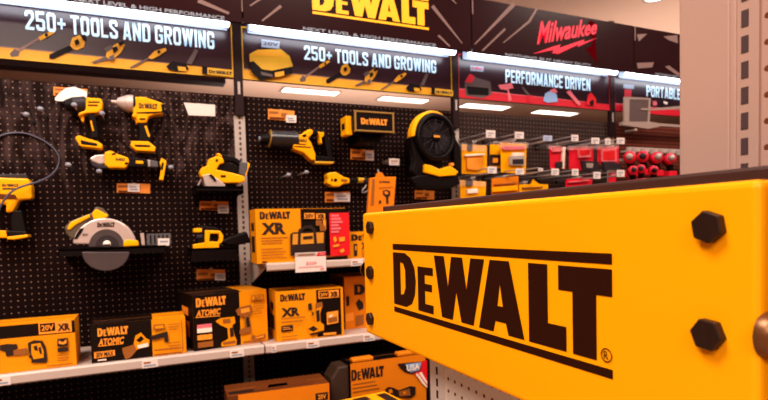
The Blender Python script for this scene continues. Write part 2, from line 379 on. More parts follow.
# ------------------------------------------------------------------ HEADER: lower signs, strip lights, upper boards
YL, YT, YU = 2.668, 2.59, 2.49
ZL0, ZL1 = 2.275, 2.545
siglab = ['black sign with white lettering above the impact wrenches', 'black sign with a yellow battery picture above the jobsite speaker',
          'black and red sign above the yellow blister packs', 'black and red sign beside the beige column']
def battery_pic(mb, f, pts, col, dark):
    f.pxpoly(mb, pts['dark'], dark); f.pxpoly(mb, pts['top'], col)
def pic_tool(mb, f, pieces):
    for m, pts in pieces: f.pxpoly(mb, pts, m)
for i in range(4):
    x0, x1 = BX[i]+.022, BX[i+1]-.022
    s = thing('header_sign', siglab[i], 'sign', ((x0+x1)/2, YL, ZL0))
    MB().box(x0, x1, YL, YL+.018, ZL0, ZL1, 'sign_black').build('panel', s)
    f = Face((x0, YL, ZL0), (1, 0, 0)); w = x1-x0; h = ZL1-ZL0
    gr = MB(); st = 'sign_stripe' if i < 2 else 'sign_red'
    # bottom stripe with the pale rule above it
    f.poly(gr, [(0, .004), (w, .004), (w, .040), (0, .048)], st)
    f.poly(gr, [(0, .048), (w*.82, .0416), (w*.82, .0445), (0, .053)], 'ray_white' if i < 2 else 'print_pink')
    bc = 'sign_gold' if i < 2 else 'sign_red'
    bd = MB(); fb = Face((x0, YL, ZL0), (1, 0, 0)); fb.k = 3
    t = .006
    for a in ((0, t, .004, h-.02), (w-t, w, .004, h-.02), (0, w*.13, h-.026, h-.02), (w*.86, w, h-.026, h-.02), (0, w, 0, .005)):
        fb.rect(bd, *a, bc)
    bd.build('border', s)
    lt = MB(); fl = Face((x0, YL, ZL0), (1, 0, 0)); fl.k = 5
    if i == 0:
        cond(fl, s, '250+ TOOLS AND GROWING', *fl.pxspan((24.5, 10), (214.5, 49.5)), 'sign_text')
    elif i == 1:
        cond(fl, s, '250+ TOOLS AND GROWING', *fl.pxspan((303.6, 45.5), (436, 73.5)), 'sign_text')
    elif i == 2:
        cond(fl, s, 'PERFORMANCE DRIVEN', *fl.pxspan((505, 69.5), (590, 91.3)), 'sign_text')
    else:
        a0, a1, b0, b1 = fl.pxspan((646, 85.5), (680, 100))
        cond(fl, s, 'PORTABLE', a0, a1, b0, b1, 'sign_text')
    # printed tool pictures
    if i < 2:
        c = crop(0, 0, 3.072) if i == 0 else None
        bx = BX[0] if i == 0 else BX[1]
        # coordinates traced on the left sign, reused on its neighbour one bay along
        f0 = Face((BX[0]+.022, YL, ZL0), (1, 0, 0))
        def T(pts): return [f0.uv(*p) for p in crop(0, 0, 3.072)(pts)]
        P = [('picture_grey', [(30,165),(45,150),(60,158),(58,172),(35,175)]), ('ray_white', [(55,152),(120,115),(124,120),(60,160)]), ('sign_stripe', [(118,115),(135,105),(165,95),(168,102),(140,118),(124,126)]),
             ('tool_black', [(152,168),(215,140),(228,152),(165,182),(152,180)]), ('sign_stripe', [(215,140),(222,118),(245,108),(262,130),(258,145),(238,155),(225,152)]),
             ('picture_grey', [(280,192),(330,172),(345,182),(290,196)]), ('sign_stripe', [(325,175),(330,150),(350,140),(372,128),(384,140),(372,162),(350,182),(335,182)]), ('picture_grey', [(318,150),(340,138),(350,148),(328,162)]),
             ('picture_grey', [(398,208),(460,175),(464,180),(404,212)]), ('sign_stripe', [(455,178),(475,158),(508,148),(512,156),(490,172),(466,184)]),
             ('tool_black', [(510,205),(530,190),(570,196),(580,215),(550,222),(520,216)]), ('picture_grey', [(572,196),(598,152),(610,156),(588,200)]), ('sign_stripe', [(545,205),(570,208),(572,220),(548,219)]),
             ('tool_black', [(228,128),(240,122),(246,134),(234,142)]), ('tool_black', [(250,112),(262,108),(266,124),(256,126)]), ('tool_black', [(345,150),(358,144),(364,156),(350,166)]), ('tool_black', [(362,134),(378,128),(382,136),(368,144)]), ('tool_black', [(138,108),(146,104),(150,112),(142,116)]), ('tool_black', [(482,160),(490,156),(494,164),(486,168)]), ('picture_grey', [(335,176),(350,170),(352,186),(338,190)]), ('tool_black', [(620,205),(636,208),(636,232),(620,230)]), ('sign_gold', [(636,211),(715,219),(715,239),(636,230)])]
        for m, pts in P: f.poly(gr, T(pts), m)
        a = T([(640, 214), (712, 236)]); f.logo(gr, a[0][0], a[1][0], min(a[0][1], a[1][1])+.004, max(a[0][1], a[1][1])-.004, 'print_black')
        # battery pack and its voltage flag
        c2 = crop(240, 30, 3.49); f1 = Face((BX[1]+.022, YL, ZL0), (1, 0, 0))
        def T2(pts): return [f1.uv(*p) for p in c2(pts)]
        for m, pts in [('tool_black', [(32,118),(45,110),(105,140),(180,130),(180,155),(70,178),(38,150)]),
                       ('sign_gold', [(30,88),(60,72),(140,70),(170,95),(182,130),(110,145),(75,140),(45,112),(32,115)]),
                       ('sign_stripe', [(40,86),(62,74),(135,72),(160,92),(150,98),(70,96)]),
                       ('picture_grey', [(70,148),(110,158),(112,168),(72,160)]), ('sign_stripe', [(118,152),(150,146),(152,162),(120,168)]),
                       ('tag_text', [(72,36),(136,44),(134,70),(72,64)])]:
            f.poly(gr, T2(pts), m)
        a = T2([(76, 42), (132, 66)]); f.text(gr, '20V', a[0][0], a[1][0], min(a[0][1], a[1][1])+.006, max(a[0][1], a[1][1])-.002, 'sign_black', .02)
    elif i == 2:
        c2 = crop(455, 55, 4.8)
        for m, pts in [('picture_grey', [(45,130),(85,105),(170,130),(175,190),(130,208),(50,195)]), ('tool_black', [(55,150),(160,160),(160,195),(60,190)]), ('sign_red', [(45,130),(70,90),(95,105),(80,135)]),
                       ('tag_text', [(72,50),(135,56),(135,82),(72,76)]),
                       ('print_pink', [(205,145),(270,135),(280,160),(255,165),(270,215),(255,225),(250,170),(215,165)]),
                       ('picture_grey', [(315,155),(325,152),(370,205),(355,210)]), ('sign_red', [(345,195),(370,195),(375,225),(350,225)]),
                       ('picture_blue', [(420,220),(430,185),(460,170),(485,190),(490,225),(440,230)]), ('print_pink', [(450,170),(475,160),(490,180),(470,185)]),
                       ('print_pink', [(530,180),(548,170),(600,235),(590,245)]), ('print_red', [(625,240),(635,190),(650,180),(675,215),(670,245)]), ('tool_black', [(640,225),(660,215),(662,240),(645,245)])]:
            f.pxpoly(gr, c2(pts), m)
        f.pxtext(gr, '18V', c2([(80, 57)])[0], c2([(128, 76)])[0], 'sign_red', .02)
    else:
        c2 = crop(600, 70, 6.155)
        for m, pts in [('tag_text', [(142,88),(208,94),(208,118),(142,112)]), ('sign_red', [(148,120),(192,122),(192,165),(148,165)]), ('print_pink', [(320,190),(345,192),(350,215),(325,222)]), ('print_white', [(390,190),(415,200),(410,215),(388,205)])]:
            f.pxpoly(gr, c2(pts), m)
    gr.build('printed_graphics', s)
    # strip light: dark housing, glowing tube, self-lit strip painting its glow on the sign
    xa, xb = BX[i]+.05, BX[i+1]-.045
    l = thing('strip_light', ('lit white strip light over the first sign, left edge of the photo', 'lit white strip light over the yellow battery sign', 'lit white strip light under the red script logo',
                              'lit white strip light beside the beige column')[i], 'light', ((xa+xb)/2, YT, 2.52), 'header strip lights')
    MB().box(BX[i]+.003, BX[i+1]-.003, YT+.02, YL+.02, 2.553, 2.575, 'post_dark').box(BX[i]+.003, BX[i+1]-.003, YT-.02, YT+.03, 2.53, 2.556, 'post_dark').build('housing', l, .002)
    rf = MB(); rf.prism([(xa, YL-.010, 2.55), (xa, YL-.008, 2.55), (xa, YL-.008, 2.494), (xa, YL-.010, 2.494)], (xb-xa, 0, 0), 'glow_grey'); rf.build('sign_glow', l)
    tb = MB(); tb.lathe((xa, YT, 2.506), (1, 0, 0), [(0, 0), (.014, 0), (.0195, .004), (.0195, xb-xa-.004), (.014, xb-xa), (0, xb-xa)], 'tube_white', 16); tb.build('light_tube', l)
    # upper board
    u = thing('upper_sign_board', ('black upper board at the top left corner', 'black upper board with the large yellow block logo', 'black upper board with the red script logo',
                                   'black upper board beside the beige column')[i], 'sign', ((BX[i]+BX[i+1])/2, YU, 2.487))
    MB().box(BX[i]+.004, BX[i+1]-.004, YU, YU+.012, 2.478, 2.768, 'board_black').build('panel', u)
    MB().box(BX[i]+.004, BX[i]+.012, YU-.003, YU+.0, 2.60 if i == 1 else 2.68, 2.768, 'ray_white' if i else 'post_dark').build('edge_trim', u)
    MB().box(BX[i]+.1, BX[i]+.13, YU+.012, YL+.03, 2.62, 2.66, 'post_dark').build('bracket', u)
    MB().box(BX[i+1]-.13, BX[i+1]-.1, YU+.012, YL+.03, 2.62, 2.66, 'post_dark').build('bracket', u)
    fu = Face((BX[i], YU, 2.478), (1, 0, 0)); g = MB(); rays = MB(); fr = Face((BX[i], YU, 2.478), (1, 0, 0)); fr.k = 1
    def stroke(a, b, wa, wb):
        dx, dy = b[0]-a[0], b[1]-a[1]; n = math.hypot(dx, dy); nx, ny = -dy/n, dx/n
        rm = MB(); fr.pxpoly(rm, [(a[0]+nx*wa, a[1]+ny*wa), (b[0]+nx*wb, b[1]+ny*wb), (b[0]-nx*wb, b[1]-ny*wb), (a[0]-nx*wa, a[1]-ny*wa)], 'ray_white'); rm.build('ray_stripe', u)
    if i == 0:
        stroke((198, .5), (229, 13.5), 2.2, 1.2)
        fu.text(g, 'NEXT LEVEL & HIGH PERFORMANCE', .56, 1.14, .0, .018, 'tag_text', .03)
    elif i == 1:
        stroke((281, 6), (262, 21), 1.6, .8); stroke((262, -2), (250, 6), 1, .8); stroke((432, 6), (462, 43.5), 1.8, .5); stroke((438, 35.5), (449.5, 46.5), 1.1, .8); stroke((450, -2), (456, 4), 1, .5)
        a0, b0 = fu.uv(312.5, 13.6); a1, _ = fu.uv(429, 31)
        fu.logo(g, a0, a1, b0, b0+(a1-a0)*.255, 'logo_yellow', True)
        fu.text(g, 'NEXT LEVEL & HIGH PERFORMANCE', fu.uv(303, 33)[0], fu.uv(436, 48)[0], .0, .018, 'tag_text', .03)
    elif i == 2:
        stroke((514, 4), (474.5, 44.5), 2.2, .6); stroke((505, 29), (482, 51), 1.1, .8); stroke((537, 8), (529, 21.5), 1.2, 1.2); stroke((529, 21.5), (503, 43), 1.2, .5)
        c3 = crop(500, 5, 5.717)
        fu.pxpoly(g, c3([(490,120),(520,85),(550,110),(545,200),(555,330),(520,290),(490,250),(525,230),(530,190),(500,160)]), 'smoke_red')
        a = [fu.uv(*p) for p in c3([(210, 228), (548, 168), (225, 92)])]
        V = (a[2][0]-a[0][0], a[2][1]-a[0][1]); H = (a[1][0]-a[0][0], a[1][1]-a[0][1])
        vs, fs = text_mesh('Milwaukee', .03); d = fu.lift()
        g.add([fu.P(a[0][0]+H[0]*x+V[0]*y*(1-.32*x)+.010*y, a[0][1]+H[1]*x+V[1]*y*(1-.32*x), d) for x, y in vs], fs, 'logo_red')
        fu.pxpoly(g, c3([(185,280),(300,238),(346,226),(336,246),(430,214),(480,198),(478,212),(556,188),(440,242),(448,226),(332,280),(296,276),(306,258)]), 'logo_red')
        fu.text(g, 'NOTHING BUT HEAVY DUTY', fu.uv(505, 56)[0], fu.uv(591, 67)[0], .0, .018, 'tag_text', .03)
    else:
        c3 = crop(590, 20, 3.33)
        for q in ([(155,48),(190,46),(162,72)], [(243,55),(290,50),(292,78),(262,68)], [(155,143),(212,141),(206,158),(158,162)], [(248,156),(262,152),(300,180),(290,186)]): rm = MB(); fr.pxpoly(rm, c3(q), 'ray_white'); rm.build('ray_stripe', u)
        fu.text(g, 'NOTHING BUT HEAVY DUTY', .19, .62, .0, .018, 'tag_text', .03)
    g.build('logo_print' if i in (1, 2) else 'lettering', u)

# acrylic holder in front of the last sign
c2 = crop(600, 70, 6.155); Yh = 2.60
t = thing('sign_holder', 'clear acrylic holder with pale edges hanging below the red-striped sign by the column', 'holder', onY(*c2([(225, 330)])[0], Yh))
def pz(pts, Y): return [onY(*p, Y) for p in pts]
for q in ([(150,165),(182,165),(180,318),(150,320)], [(182,165),(315,172),(313,184),(182,180)], [(300,184),(313,184),(306,318),(294,318)]):
    MB().prism(pz(c2(q), Yh), (0, .01, 0), 'acrylic_edge').build('edge_frame', t)
MB().prism(pz(c2([(182,180),(300,184),(294,318),(180,318)]), Yh+.002), (0, .004, 0), 'picture_grey').build('insert', t)
MB().prism(pz(c2([(140,318),(310,318),(370,328),(620,345),(620,362),(380,345),(300,362),(140,338)]), Yh), (0, .03, 0), 'acrylic_edge').build('ledge', t)
MB().prism(pz(c2([(255,235),(330,236),(480,222),(640,214),(640,234),(480,240),(330,248),(255,246)]), Yh-.004), (0, .003, 0), 'acrylic_edge').build('arm', t)
MB().box(BX[3]+.14, BX[3]+.16, Yh+.005, YP-.0005, 2.14, 2.155, 'metal_grey').build('mount', t)

# ------------------------------------------------------------------ SHELVES
YS = 2.28; Z1 = 1.056; Z2 = 1.402; ZB = .70
def shelf(x0, x1, ztop, label, y0=YS, face=.037):
    t = thing('shelf', label, 'shelf', ((x0+x1)/2, YP-.02, ztop))
    MB().box(x0, x1, y0+.002, YP-.013, ztop-.012, ztop, 'metal_white').build('deck', t)
    b = MB(); b.prism([(x0, y0, ztop-face), (x0, y0-.006, ztop-face+.006), (x0, y0-.006, ztop-.004), (x0, y0, ztop+.003), (x0, y0+.004, ztop+.003), (x0, y0+.004, ztop-face)], (x1-x0, 0, 0), 'metal_white'); b.build('front_lip', t)
    for x in (x0+.004, x1-.010):
        MB().prism([(x, y0+.03, ztop-.013), (x, YP-.013, ztop-.013), (x, YP-.013, ztop-.11), (x, YP-.05, ztop-.11)], (.006, 0, 0), 'metal_grey').build('bracket', t)
    return t
shelf(BX[0]+.004, BX[1]-.003, Z1, 'long white shelf at the left carrying the reciprocating saw box')
shelf(BX[1]+.003, BX[2]-.004, Z1, 'long white shelf carrying the XR drill box, running behind the big yellow sign')
shelf(BX[1]+.021, BX[2]-.02, Z2, 'upper white shelf carrying the boxed kit with a red sticker', face=.032)
for i, lab in ((0, 'low shelf at the left below the long white shelf, in shadow'), (1, 'low shelf under the bottom row of boxes')):
    t = thing('base_shelf', lab, 'shelf', ((BX[i]+BX[i+1])/2, 2.3, 0))
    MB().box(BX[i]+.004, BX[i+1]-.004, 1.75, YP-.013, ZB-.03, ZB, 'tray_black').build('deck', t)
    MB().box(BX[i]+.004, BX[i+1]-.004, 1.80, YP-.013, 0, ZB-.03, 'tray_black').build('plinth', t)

# ------------------------------------------------------------------ CARTONS
def carton(label, bl, br, tl, Yf, theta, depth, zb, side='box_yellow', top='box_yellow', front='box_yellow', gfx=None, group=None, name='tool_carton', lx=None, rx=None, tops=None):
    U = Vector((math.cos(theta), math.sin(theta), 0))
    o = onY(*bl, Yf); 
    if lx is not None: o.x = lx
    o = Vector((o.x, Yf, zb)); f = Face(o, U)
    w = f.uv(*br)[0] if rx is None else rx-o.x; h = f.uv(*tl)[1]
    back = -f.N*depth
    mb = MB(); P = lambda u, v, b: o+U*u+Vector((0, 0, v))+back*b
    mb.add([P(0,0,0),P(w,0,0),P(w,h,0),P(0,h,0)], [(0,1,2,3)], front)
    mb.add([P(0,0,1),P(0,0,0),P(0,h,0),P(0,h,1)], [(0,1,2,3)], side)
    mb.add([P(w,0,0),P(w,0,1),P(w,h,1),P(w,h,0)], [(0,1,2,3)], front)
    mb.add([P(w,0,1),P(0,0,1),P(0,h,1),P(w,h,1)], [(0,1,2,3)], side)
    mb.add([P(0,h,0),P(w,h,0),P(w,h,1),P(0,h,1)], [(0,1,2,3)], top)
    if tops: mb.add([P(0,h+.0003,0),P(w*tops,h+.0003,0),P(w*tops,h+.0003,1),P(0,h+.0003,1)], [(0,1,2,3)], 'box_black')
    mb.add([P(0,0,1),P(w,0,1),P(w,0,0),P(0,0,0)], [(0,1,2,3)], side)
    # flap seam and tape on the top
    mb.add([P(.004,h+.0006,.46),P(w-.004,h+.0006,.46),P(w-.004,h+.0006,.5),P(.004,h+.0006,.5)], [(0,1,2,3)], 'print_brown')
    mb.add([P(.01,h+.0006,.1),P(w*.35,h+.0006,.1),P(w*.35,h+.0006,.32),P(.01,h+.0006,.32)], [(0,1,2,3)], 'print_black')
    mb.add([P(-.0006,h*.2,.8),P(-.0006,h*.2,.25),P(-.0006,h*.5,.25),P(-.0006,h*.5,.8)], [(0,1,2,3)], 'print_orange' if side == 'box_black' else 'print_black')
    mb.add([P(-.0006,h*.6,.75),P(-.0006,h*.6,.3),P(-.0006,h*.75,.3),P(-.0006,h*.75,.75)], [(0,1,2,3)], 'print_orange' if side == 'box_black' else 'print_black')
    if gfx: gfx(f, mb, w, h)
    ob = mb.build(name, loc=o)
    tag(ob, label, 'box', group)
    return ob, f, w, h
def lines(f, mb, tl, br, n, m, fill=.45, rag=True):
    a0, a1, b0, b1 = f.pxspan(tl, br)
    for k in range(n):
        y1 = b1-(b1-b0)*k/n; y0 = y1-(b1-b0)/n*fill
        e = a1-(a1-a0)*(random.random()*.35 if rag else 0)
        f.rect(mb, a0, e, y0, y1, m)
# A: sander box at the left edge
cA = crop(0, 300, 4.444)
def gA(f, mb, w, h):
    a, b = f.uv(*cA([(340, 88)])[0]); 
    f.rect(mb, 0, w, f.uv(*cA([(343, 142)])[0])[1], h-.004, 'box_black')
    q = f.pxspan(*cA([(170, 100), (320, 140)])); f.rect(mb, *q, 'print_orange')
    q2 = f.pxspan(*cA([(177, 106), (246, 136)])); f.rect(mb, *q2, 'box_black'); f.text(mb, '20V', *f.pxspan(*cA([(183, 112), (240, 132)])), 'print_orange', .03)
    f.text(mb, 'XR', *f.pxspan(*cA([(256, 106), (312, 132)])), 'print_black', .04)
    for m, pts in [('print_black', [(0,200),(30,195),(75,195),(80,212),(60,225),(62,245),(30,250),(25,230),(0,222)]), ('print_brown', [(60,222),(120,212),(130,240),(62,248)]),
                   ('print_black', [(125,190),(150,178),(190,180),(205,210),(212,268),(205,278),(140,278),(142,262),(128,252),(135,240),(128,222)]), ('box_yellow', [(140,195),(180,190),(195,225),(195,255),(150,262),(140,235)]),
                   ('print_black', [(150,205),(165,200),(170,225),(155,222)]), ('print_black', [(172,212),(182,205),(188,240),(178,235)]),
                   ('print_black', [(256,172),(302,166),(303,202),(257,206)]), ('print_black', [(257,212),(305,207),(305,225),(258,230)]), ('print_orange', [(262,192),(262,178),(280,186),(297,172),(297,190),(280,196)]), ]:
        f.pxpoly(mb, cA(pts), m)
    lines(f, mb, *cA([(255, 245), (312, 270)]), 3, 'print_brown', .3)
    f.pxpoly(mb, cA([(208,290),(325,276),(325,280),(208,294)]), 'print_brown')
carton('wide yellow sander box with a black top band at the left edge of the shelf', (0, 372), (76.8, 366), (77, 319), 2.31, 0, .15, Z1+.001, gfx=gA, group='boxes on the long shelf', lx=-.70)
# B: reciprocating saw box
cB = crop(80, 300, 5.336)
def gB(f, mb, w, h):
    s = f.uv(*cB([(384, 200)])[0])[0]; f.rect(mb, 0, s, 0, h, 'box_black')
    f.logo(mb, *f.pxspan(*cB([(92, 152), (258, 180)])), 'print_orange')
    f.text(mb, 'ATOMIC', *f.pxspan(*cB([(95, 208), (232, 232)])), 'print_orange', .04, shear=.15)
    f.pxpoly(mb, cB([(98,244),(232,230),(232,234),(98,249)]), 'print_orange')
    f.pxpoly(mb, cB([(75,278),(186,265),(187,296),(76,312)]), 'print_orange'); f.pxtext(mb, '20V MAX', *cB([(84, 280), (180, 296)]), 'print_black', .03)
    lines(f, mb, *cB([(95, 318), (145, 322)]), 1, 'print_white', .7)
    for m, pts in [('box_yellow', [(285,240),(295,190),(325,172),(350,200),(372,212),(368,245),(300,265)]), ('box_black', [(300,215),(325,190),(342,205),(320,225)]), ('print_brown', [(225,255),(290,235),(302,268),(275,300),(245,310),(230,285)]), ('print_brown', [(235,300),(262,288),(270,306),(245,315)]),
                   ('print_white', [(305,240),(362,226),(366,246),(310,258)]), ('print_black', [(372,192),(440,172),(466,166),(472,222),(452,224),(448,196),(388,212)]), ('print_brown', [(392,130),(450,126),(452,152),(394,158)]), ('box_yellow', [(398,136),(444,132),(446,148),(400,152)])]:
        f.pxpoly(mb, cB(pts), m)
    lines(f, mb, *cB([(470, 128), (540, 160)]), 3, 'print_brown', .25); lines(f, mb, *cB([(470, 225), (560, 262)]), 3, 'print_brown', .25); lines(f, mb, *cB([(395, 262), (560, 292)]), 2, 'print_brown', .3)
    f.rect(mb, w-.016, w-.013, .01, h-.01, 'print_brown')
carton('black and yellow reciprocating saw box, second from the left on the long shelf', (92, 364), (186.8, 356), (90, 325), 2.31, 0, .17, Z1+.001, side='box_black', tops=.64, gfx=gB, group='boxes on the long shelf')
# C: drill combo box
cC = crop(170, 280, 5)
def gC(f, mb, w, h):
    s = f.uv(*cC([(350, 200)])[0])[0]; f.rect(mb, 0, s, 0, h, 'box_black')
    f.logo(mb, *f.pxspan(*cC([(128, 92), (280, 122)])), 'print_orange')
    f.text(mb, 'ATOMIC', *f.pxspan(*cC([(128, 152), (250, 172)])), 'print_orange', .04, shear=.15)
    f.pxpoly(mb, cC([(128,185),(250,176),(250,180),(128,190)]), 'print_orange')
    for m, pts in [('print_pink', [(134,224),(208,216),(208,236),(134,244)]), ('print_white', [(134,244),(208,236),(209,258),(135,266)]), ('print_orange', [(135,276),(210,268),(210,294),(136,302)]), ('print_brown', [(137,312),(215,302),(215,330),(138,340)]),
                   ('box_yellow', [(225,205),(250,190),(320,182),(326,212),(310,226),(322,280),(332,300),(330,325),(255,332),(255,312),(290,292),(285,240),(250,225)]), ('print_brown', [(262,196),(300,192),(302,214),(264,218)]), ('print_black', [(296,240),(312,236),(318,280),(300,285)]), ('print_brown', [(262,310),(325,300),(326,314),(264,322)]),
                   ('print_brown', [(325,150),(345,135),(402,122),(410,160),(392,176),(405,250),(402,262),(345,270),(345,250),(372,235),(370,185),(335,175)]), ('print_orange', [(350,145),(392,136),(396,156),(354,166)]), ('print_black', [(376,186),(390,182),(398,230),(382,236)]),
                   ('print_brown', [(402,76),(466,70),(466,98),(402,104)]), ('box_yellow', [(406,80),(462,74),(462,94),(406,100)]), ('print_brown', [(400,285),(410,270),(425,280),(475,266),(470,290),(405,296)]),('print_orange', [(420,286),(465,274),(463,284),(424,290)])]:
        f.pxpoly(mb, cC(pts), m)
    f.pxtext(mb, '20V', *cC([(414, 80), (456, 92)]), 'print_brown', .03)
    lines(f, mb, *cC([(412, 118), (470, 170)]), 5, 'print_brown', .25); lines(f, mb, *cC([(360, 305), (485, 320)]), 1, 'print_brown', .3)
carton('tall black and yellow drill kit box turned slightly on the long shelf', (194.5, 353), (268.3, 344), (191.5, 296), 2.315, math.radians(9), .25, Z1+.001, side='box_black', tops=.66, gfx=gC, group='boxes on the long shelf')
# D: XR drill box
cD = crop(262, 265, 4.709)
def gD(f, mb, w, h):
    s = f.uv(*cD([(257, 200)])[0])[0]; f.rect(mb, s, w-.012, .004, h-.004, 'box_black')
    f.logo(mb, *f.pxspan(*cD([(85, 140), (203, 164)])), 'print_black')
    f.text(mb, 'XR', *f.pxspan(*cD([(90, 204), (178, 238)])), 'print_black', .05)
    q = f.pxspan(*cD([(264, 122), (362, 152)])); f.rect(mb, *q, 'print_orange'); f.rect(mb, *f.pxspan(*cD([(270, 126), (314, 150)])), 'box_black')
    f.text(mb, '20V', *f.pxspan(*cD([(274, 132), (310, 146)])), 'print_orange', .03); f.text(mb, 'XR', *f.pxspan(*cD([(320, 126), (358, 148)])), 'print_black', .05)
    for m, pts in [('print_black', [(90,288),(144,280),(145,308),(91,315)]), ('print_black', [(216,182),(232,178),(234,210),(218,212)]), ('print_brown', [(250,180),(282,172),(285,200),(252,206)]), ('box_yellow', [(255,205),(280,195),(272,230),(275,268),(290,280),(290,312),(225,328),(215,300),(225,280),(250,270),(246,240)]),
                   ('print_black', [(252,215),(268,210),(272,262),(256,268)]), ('print_black', [(215,300),(240,285),(262,300),(240,312)]), ('print_black', [(222,322),(288,306),(290,314),(230,330)]), ('print_black', [(232,222),(240,218),(242,232),(234,236)]),
                   ('print_orange', [(302,222),(356,212),(357,270),(303,280)]), ('print_brown', [(308,250),(350,240),(352,264),(310,272)]), ('print_white', [(312,238),(330,230),(330,238),(314,246)])]:
        f.pxpoly(mb, cD(pts), m)
    lines(f, mb, *cD([(96, 292), (140, 304)]), 2, 'print_orange', .4); lines(f, mb, *cD([(88, 250), (215, 270)]), 2, 'print_brown', .25); lines(f, mb, *cD([(90, 335), (190, 352)]), 2, 'print_brown', .25); lines(f, mb, *cD([(285, 318), (372, 332)]), 1, 'print_orange', .5)
carton('yellow XR drill box with a black right side, below the upper shelf', (277, 344.5), (344.3, 337), (275.3, 292), 2.315, math.radians(-3), .17, Z1+.001, gfx=gD, group='boxes on the long shelf')
# E: brown box further back, half hidden by the big sign
def gE(f, mb, w, h):
    c = crop(262, 265, 4.709)
    for m, pts in [('print_black', [(395,150),(410,145),(412,190),(398,195)]), ('print_black', [(440,180),(455,160),(475,175),(478,205),(455,215)]), ('print_orange', [(392,230),(430,222),(430,260),(394,268)]), ('print_brown', [(440,240),(478,232),(478,280),(442,288)])]: f.pxpoly(mb, c(pts), m)
    f.logo(mb, .05, w-.04, h-.09, h-.04, 'print_black')
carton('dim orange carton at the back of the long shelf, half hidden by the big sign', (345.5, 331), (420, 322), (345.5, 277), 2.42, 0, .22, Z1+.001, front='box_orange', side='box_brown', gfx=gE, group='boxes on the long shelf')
# upper shelf: wide kit
cK = crop(245, 200, 4.709)
def gK(f, mb, w, h):
    s = f.uv(*cK([(266, 200)])[0])[0]; f.rect(mb, s, w, .0, h-.002, 'box_black')
    f.logo(mb, *f.pxspan(*cK([(68, 56), (213, 88)])), 'print_black')
    f.text(mb, 'XR', *f.pxspan(*cK([(76, 108), (192, 160)])), 'print_black', .05)
    lines(f, mb, *cK([(75, 178), (205, 210)]), 3, 'print_brown', .3); lines(f, mb, *cK([(75, 230), (200, 282)]), 4, 'print_brown', .25); lines(f, mb, *cK([(78, 290), (115, 297)]), 1, 'print_black', .7)
    f.rect(mb, *f.pxspan(*cK([(276, 62), (326, 88)])), 'print_orange'); f.rect(mb, *f.pxspan(*cK([(332, 64), (376, 90)])), 'print_orange')
    f.text(mb, '20V', *f.pxspan(*cK([(280, 66), (322, 84)])), 'print_black', .03); f.text(mb, 'XR', *f.pxspan(*cK([(336, 67), (372, 87)])), 'print_black', .05)
    f.rect(mb, *f.pxspan(*cK([(330, 96), (360, 120)])), 'print_brown'); f.rect(mb, *f.pxspan(*cK([(364, 92), (379, 138)])), 'print_orange')
    # printed tool bag
    for m, pts in [('print_black', [(210,160),(225,152),(370,146),(376,150),(372,246),(212,262)]), ('bag_tan', [(222,160),(368,152),(366,202),(220,210)]), ('print_black', [(245,215),(248,140),(275,122),(310,118),(330,138),(336,212),(322,212),(318,146),(300,132),(278,136),(260,150),(258,215)]), ('print_brown', [(345,110),(372,120),(376,146),(350,146)]),
                   ('print_black', [(270,172),(315,168),(315,182),(270,186)])]:
        f.pxpoly(mb, cK(pts), m)
    f.rect(mb, s+.01, w-.01, .012, .022, 'print_brown')
kb, kf, kw, kh = carton('large yellow and black kit box with a printed tool bag on the upper shelf', (257.3, 268), (346.6, 263.5), (254.6, 209), 2.305, 0, .13, Z2+.001, gfx=gK)
rs = MB(); fk = Face(kf.o, kf.U); fk.k = 60
fk.rect(rs, *fk.pxspan(*cK([(384, 62), (482, 258)])), 'print_red')
for k in range(6): a0, a1, b0, b1 = fk.pxspan(*cK([(392, 70+k*15), (455-random.random()*30, 79+k*15)])); fk.rect(rs, a0, a1, b0, b1, 'print_pink')
for q in ([(400,178),(412,170),(420,190),(408,200)], [(428,176),(455,172),(455,192),(430,196)], [(400,212),(428,206),(430,216),(402,222)], [(430,236),(448,226),(455,240),(438,248)]): fk.pxpoly(rs, cK(q), 'print_orange')
sk = rs.build('sticker', kb); sk['label'] = 'bright red printed sticker'
def gK2(f, mb, w, h):
    c = crop(330, 220, 5)
    f.pxpoly(mb, c([(118,120),(136,118),(136,180),(120,182)]), 'print_black'); f.pxpoly(mb, c([(125,130),(132,128),(132,150),(126,152)]), 'print_orange')
    f.text(mb, 'XR', *f.pxspan(*c([(156, 112), (205, 144)])), 'print_black', .05)
    f.logo(mb, .02, w-.02, h-.04, h-.012, 'print_black'); lines(f, mb, *c([(156, 155), (220, 190)]), 3, 'print_brown', .3)
carton('smaller yellow XR box right of the kit box on the upper shelf', (348, 263), (392, 258), (347, 232), 2.31, 0, .15, Z2+.001, gfx=gK2)
# price card clipped to the upper shelf lip
pc = MB(); Yc = YS-.012
q = pz(cK([(235, 240), (380, 243), (378, 334), (240, 340)]), Yc); x0, x1 = q[0].x, q[1].x; z1, z0 = q[1].z, q[2].z
pc.box(x0, x1, Yc, Yc+.003, z0, z1, 'card_white')
fc = Face((x0, Yc, z0), (1, 0, 0)); w, h = x1-x0, z1-z0
fc.rect(pc, 0, w*.68, h*.8, h*.98, 'metal_grey'); fc.poly(pc, [(w*.68, h*.8), (w, h*.8), (w, h*.98), (w*.74, h*.98)], 'print_red')
fc.rect(pc, w*.1, w*.62, h*.86, h*.92, 'print_brown'); fc.text(pc, '$229', w*.34, w*.68, h*.36, h*.52, 'print_pink', .02); fc.rect(pc, w*.1, w*.9, h*.25, h*.28, 'print_pink'); fc.rect(pc, w*.8, w*.92, h*.1, h*.16, 'print_pink'); fc.rect(pc, w*.78, w*.95, h*.85, h*.93, 'print_pink')
pc.box(x0+.02, x1-.02, Yc+.003, YS-.005, Z2-.025, Z2-.008, 'metal_white')
tag(pc.build('price_card', loc=(x0, Yc, z0)), 'white price card with a red corner clipped to the upper shelf', 'price card')
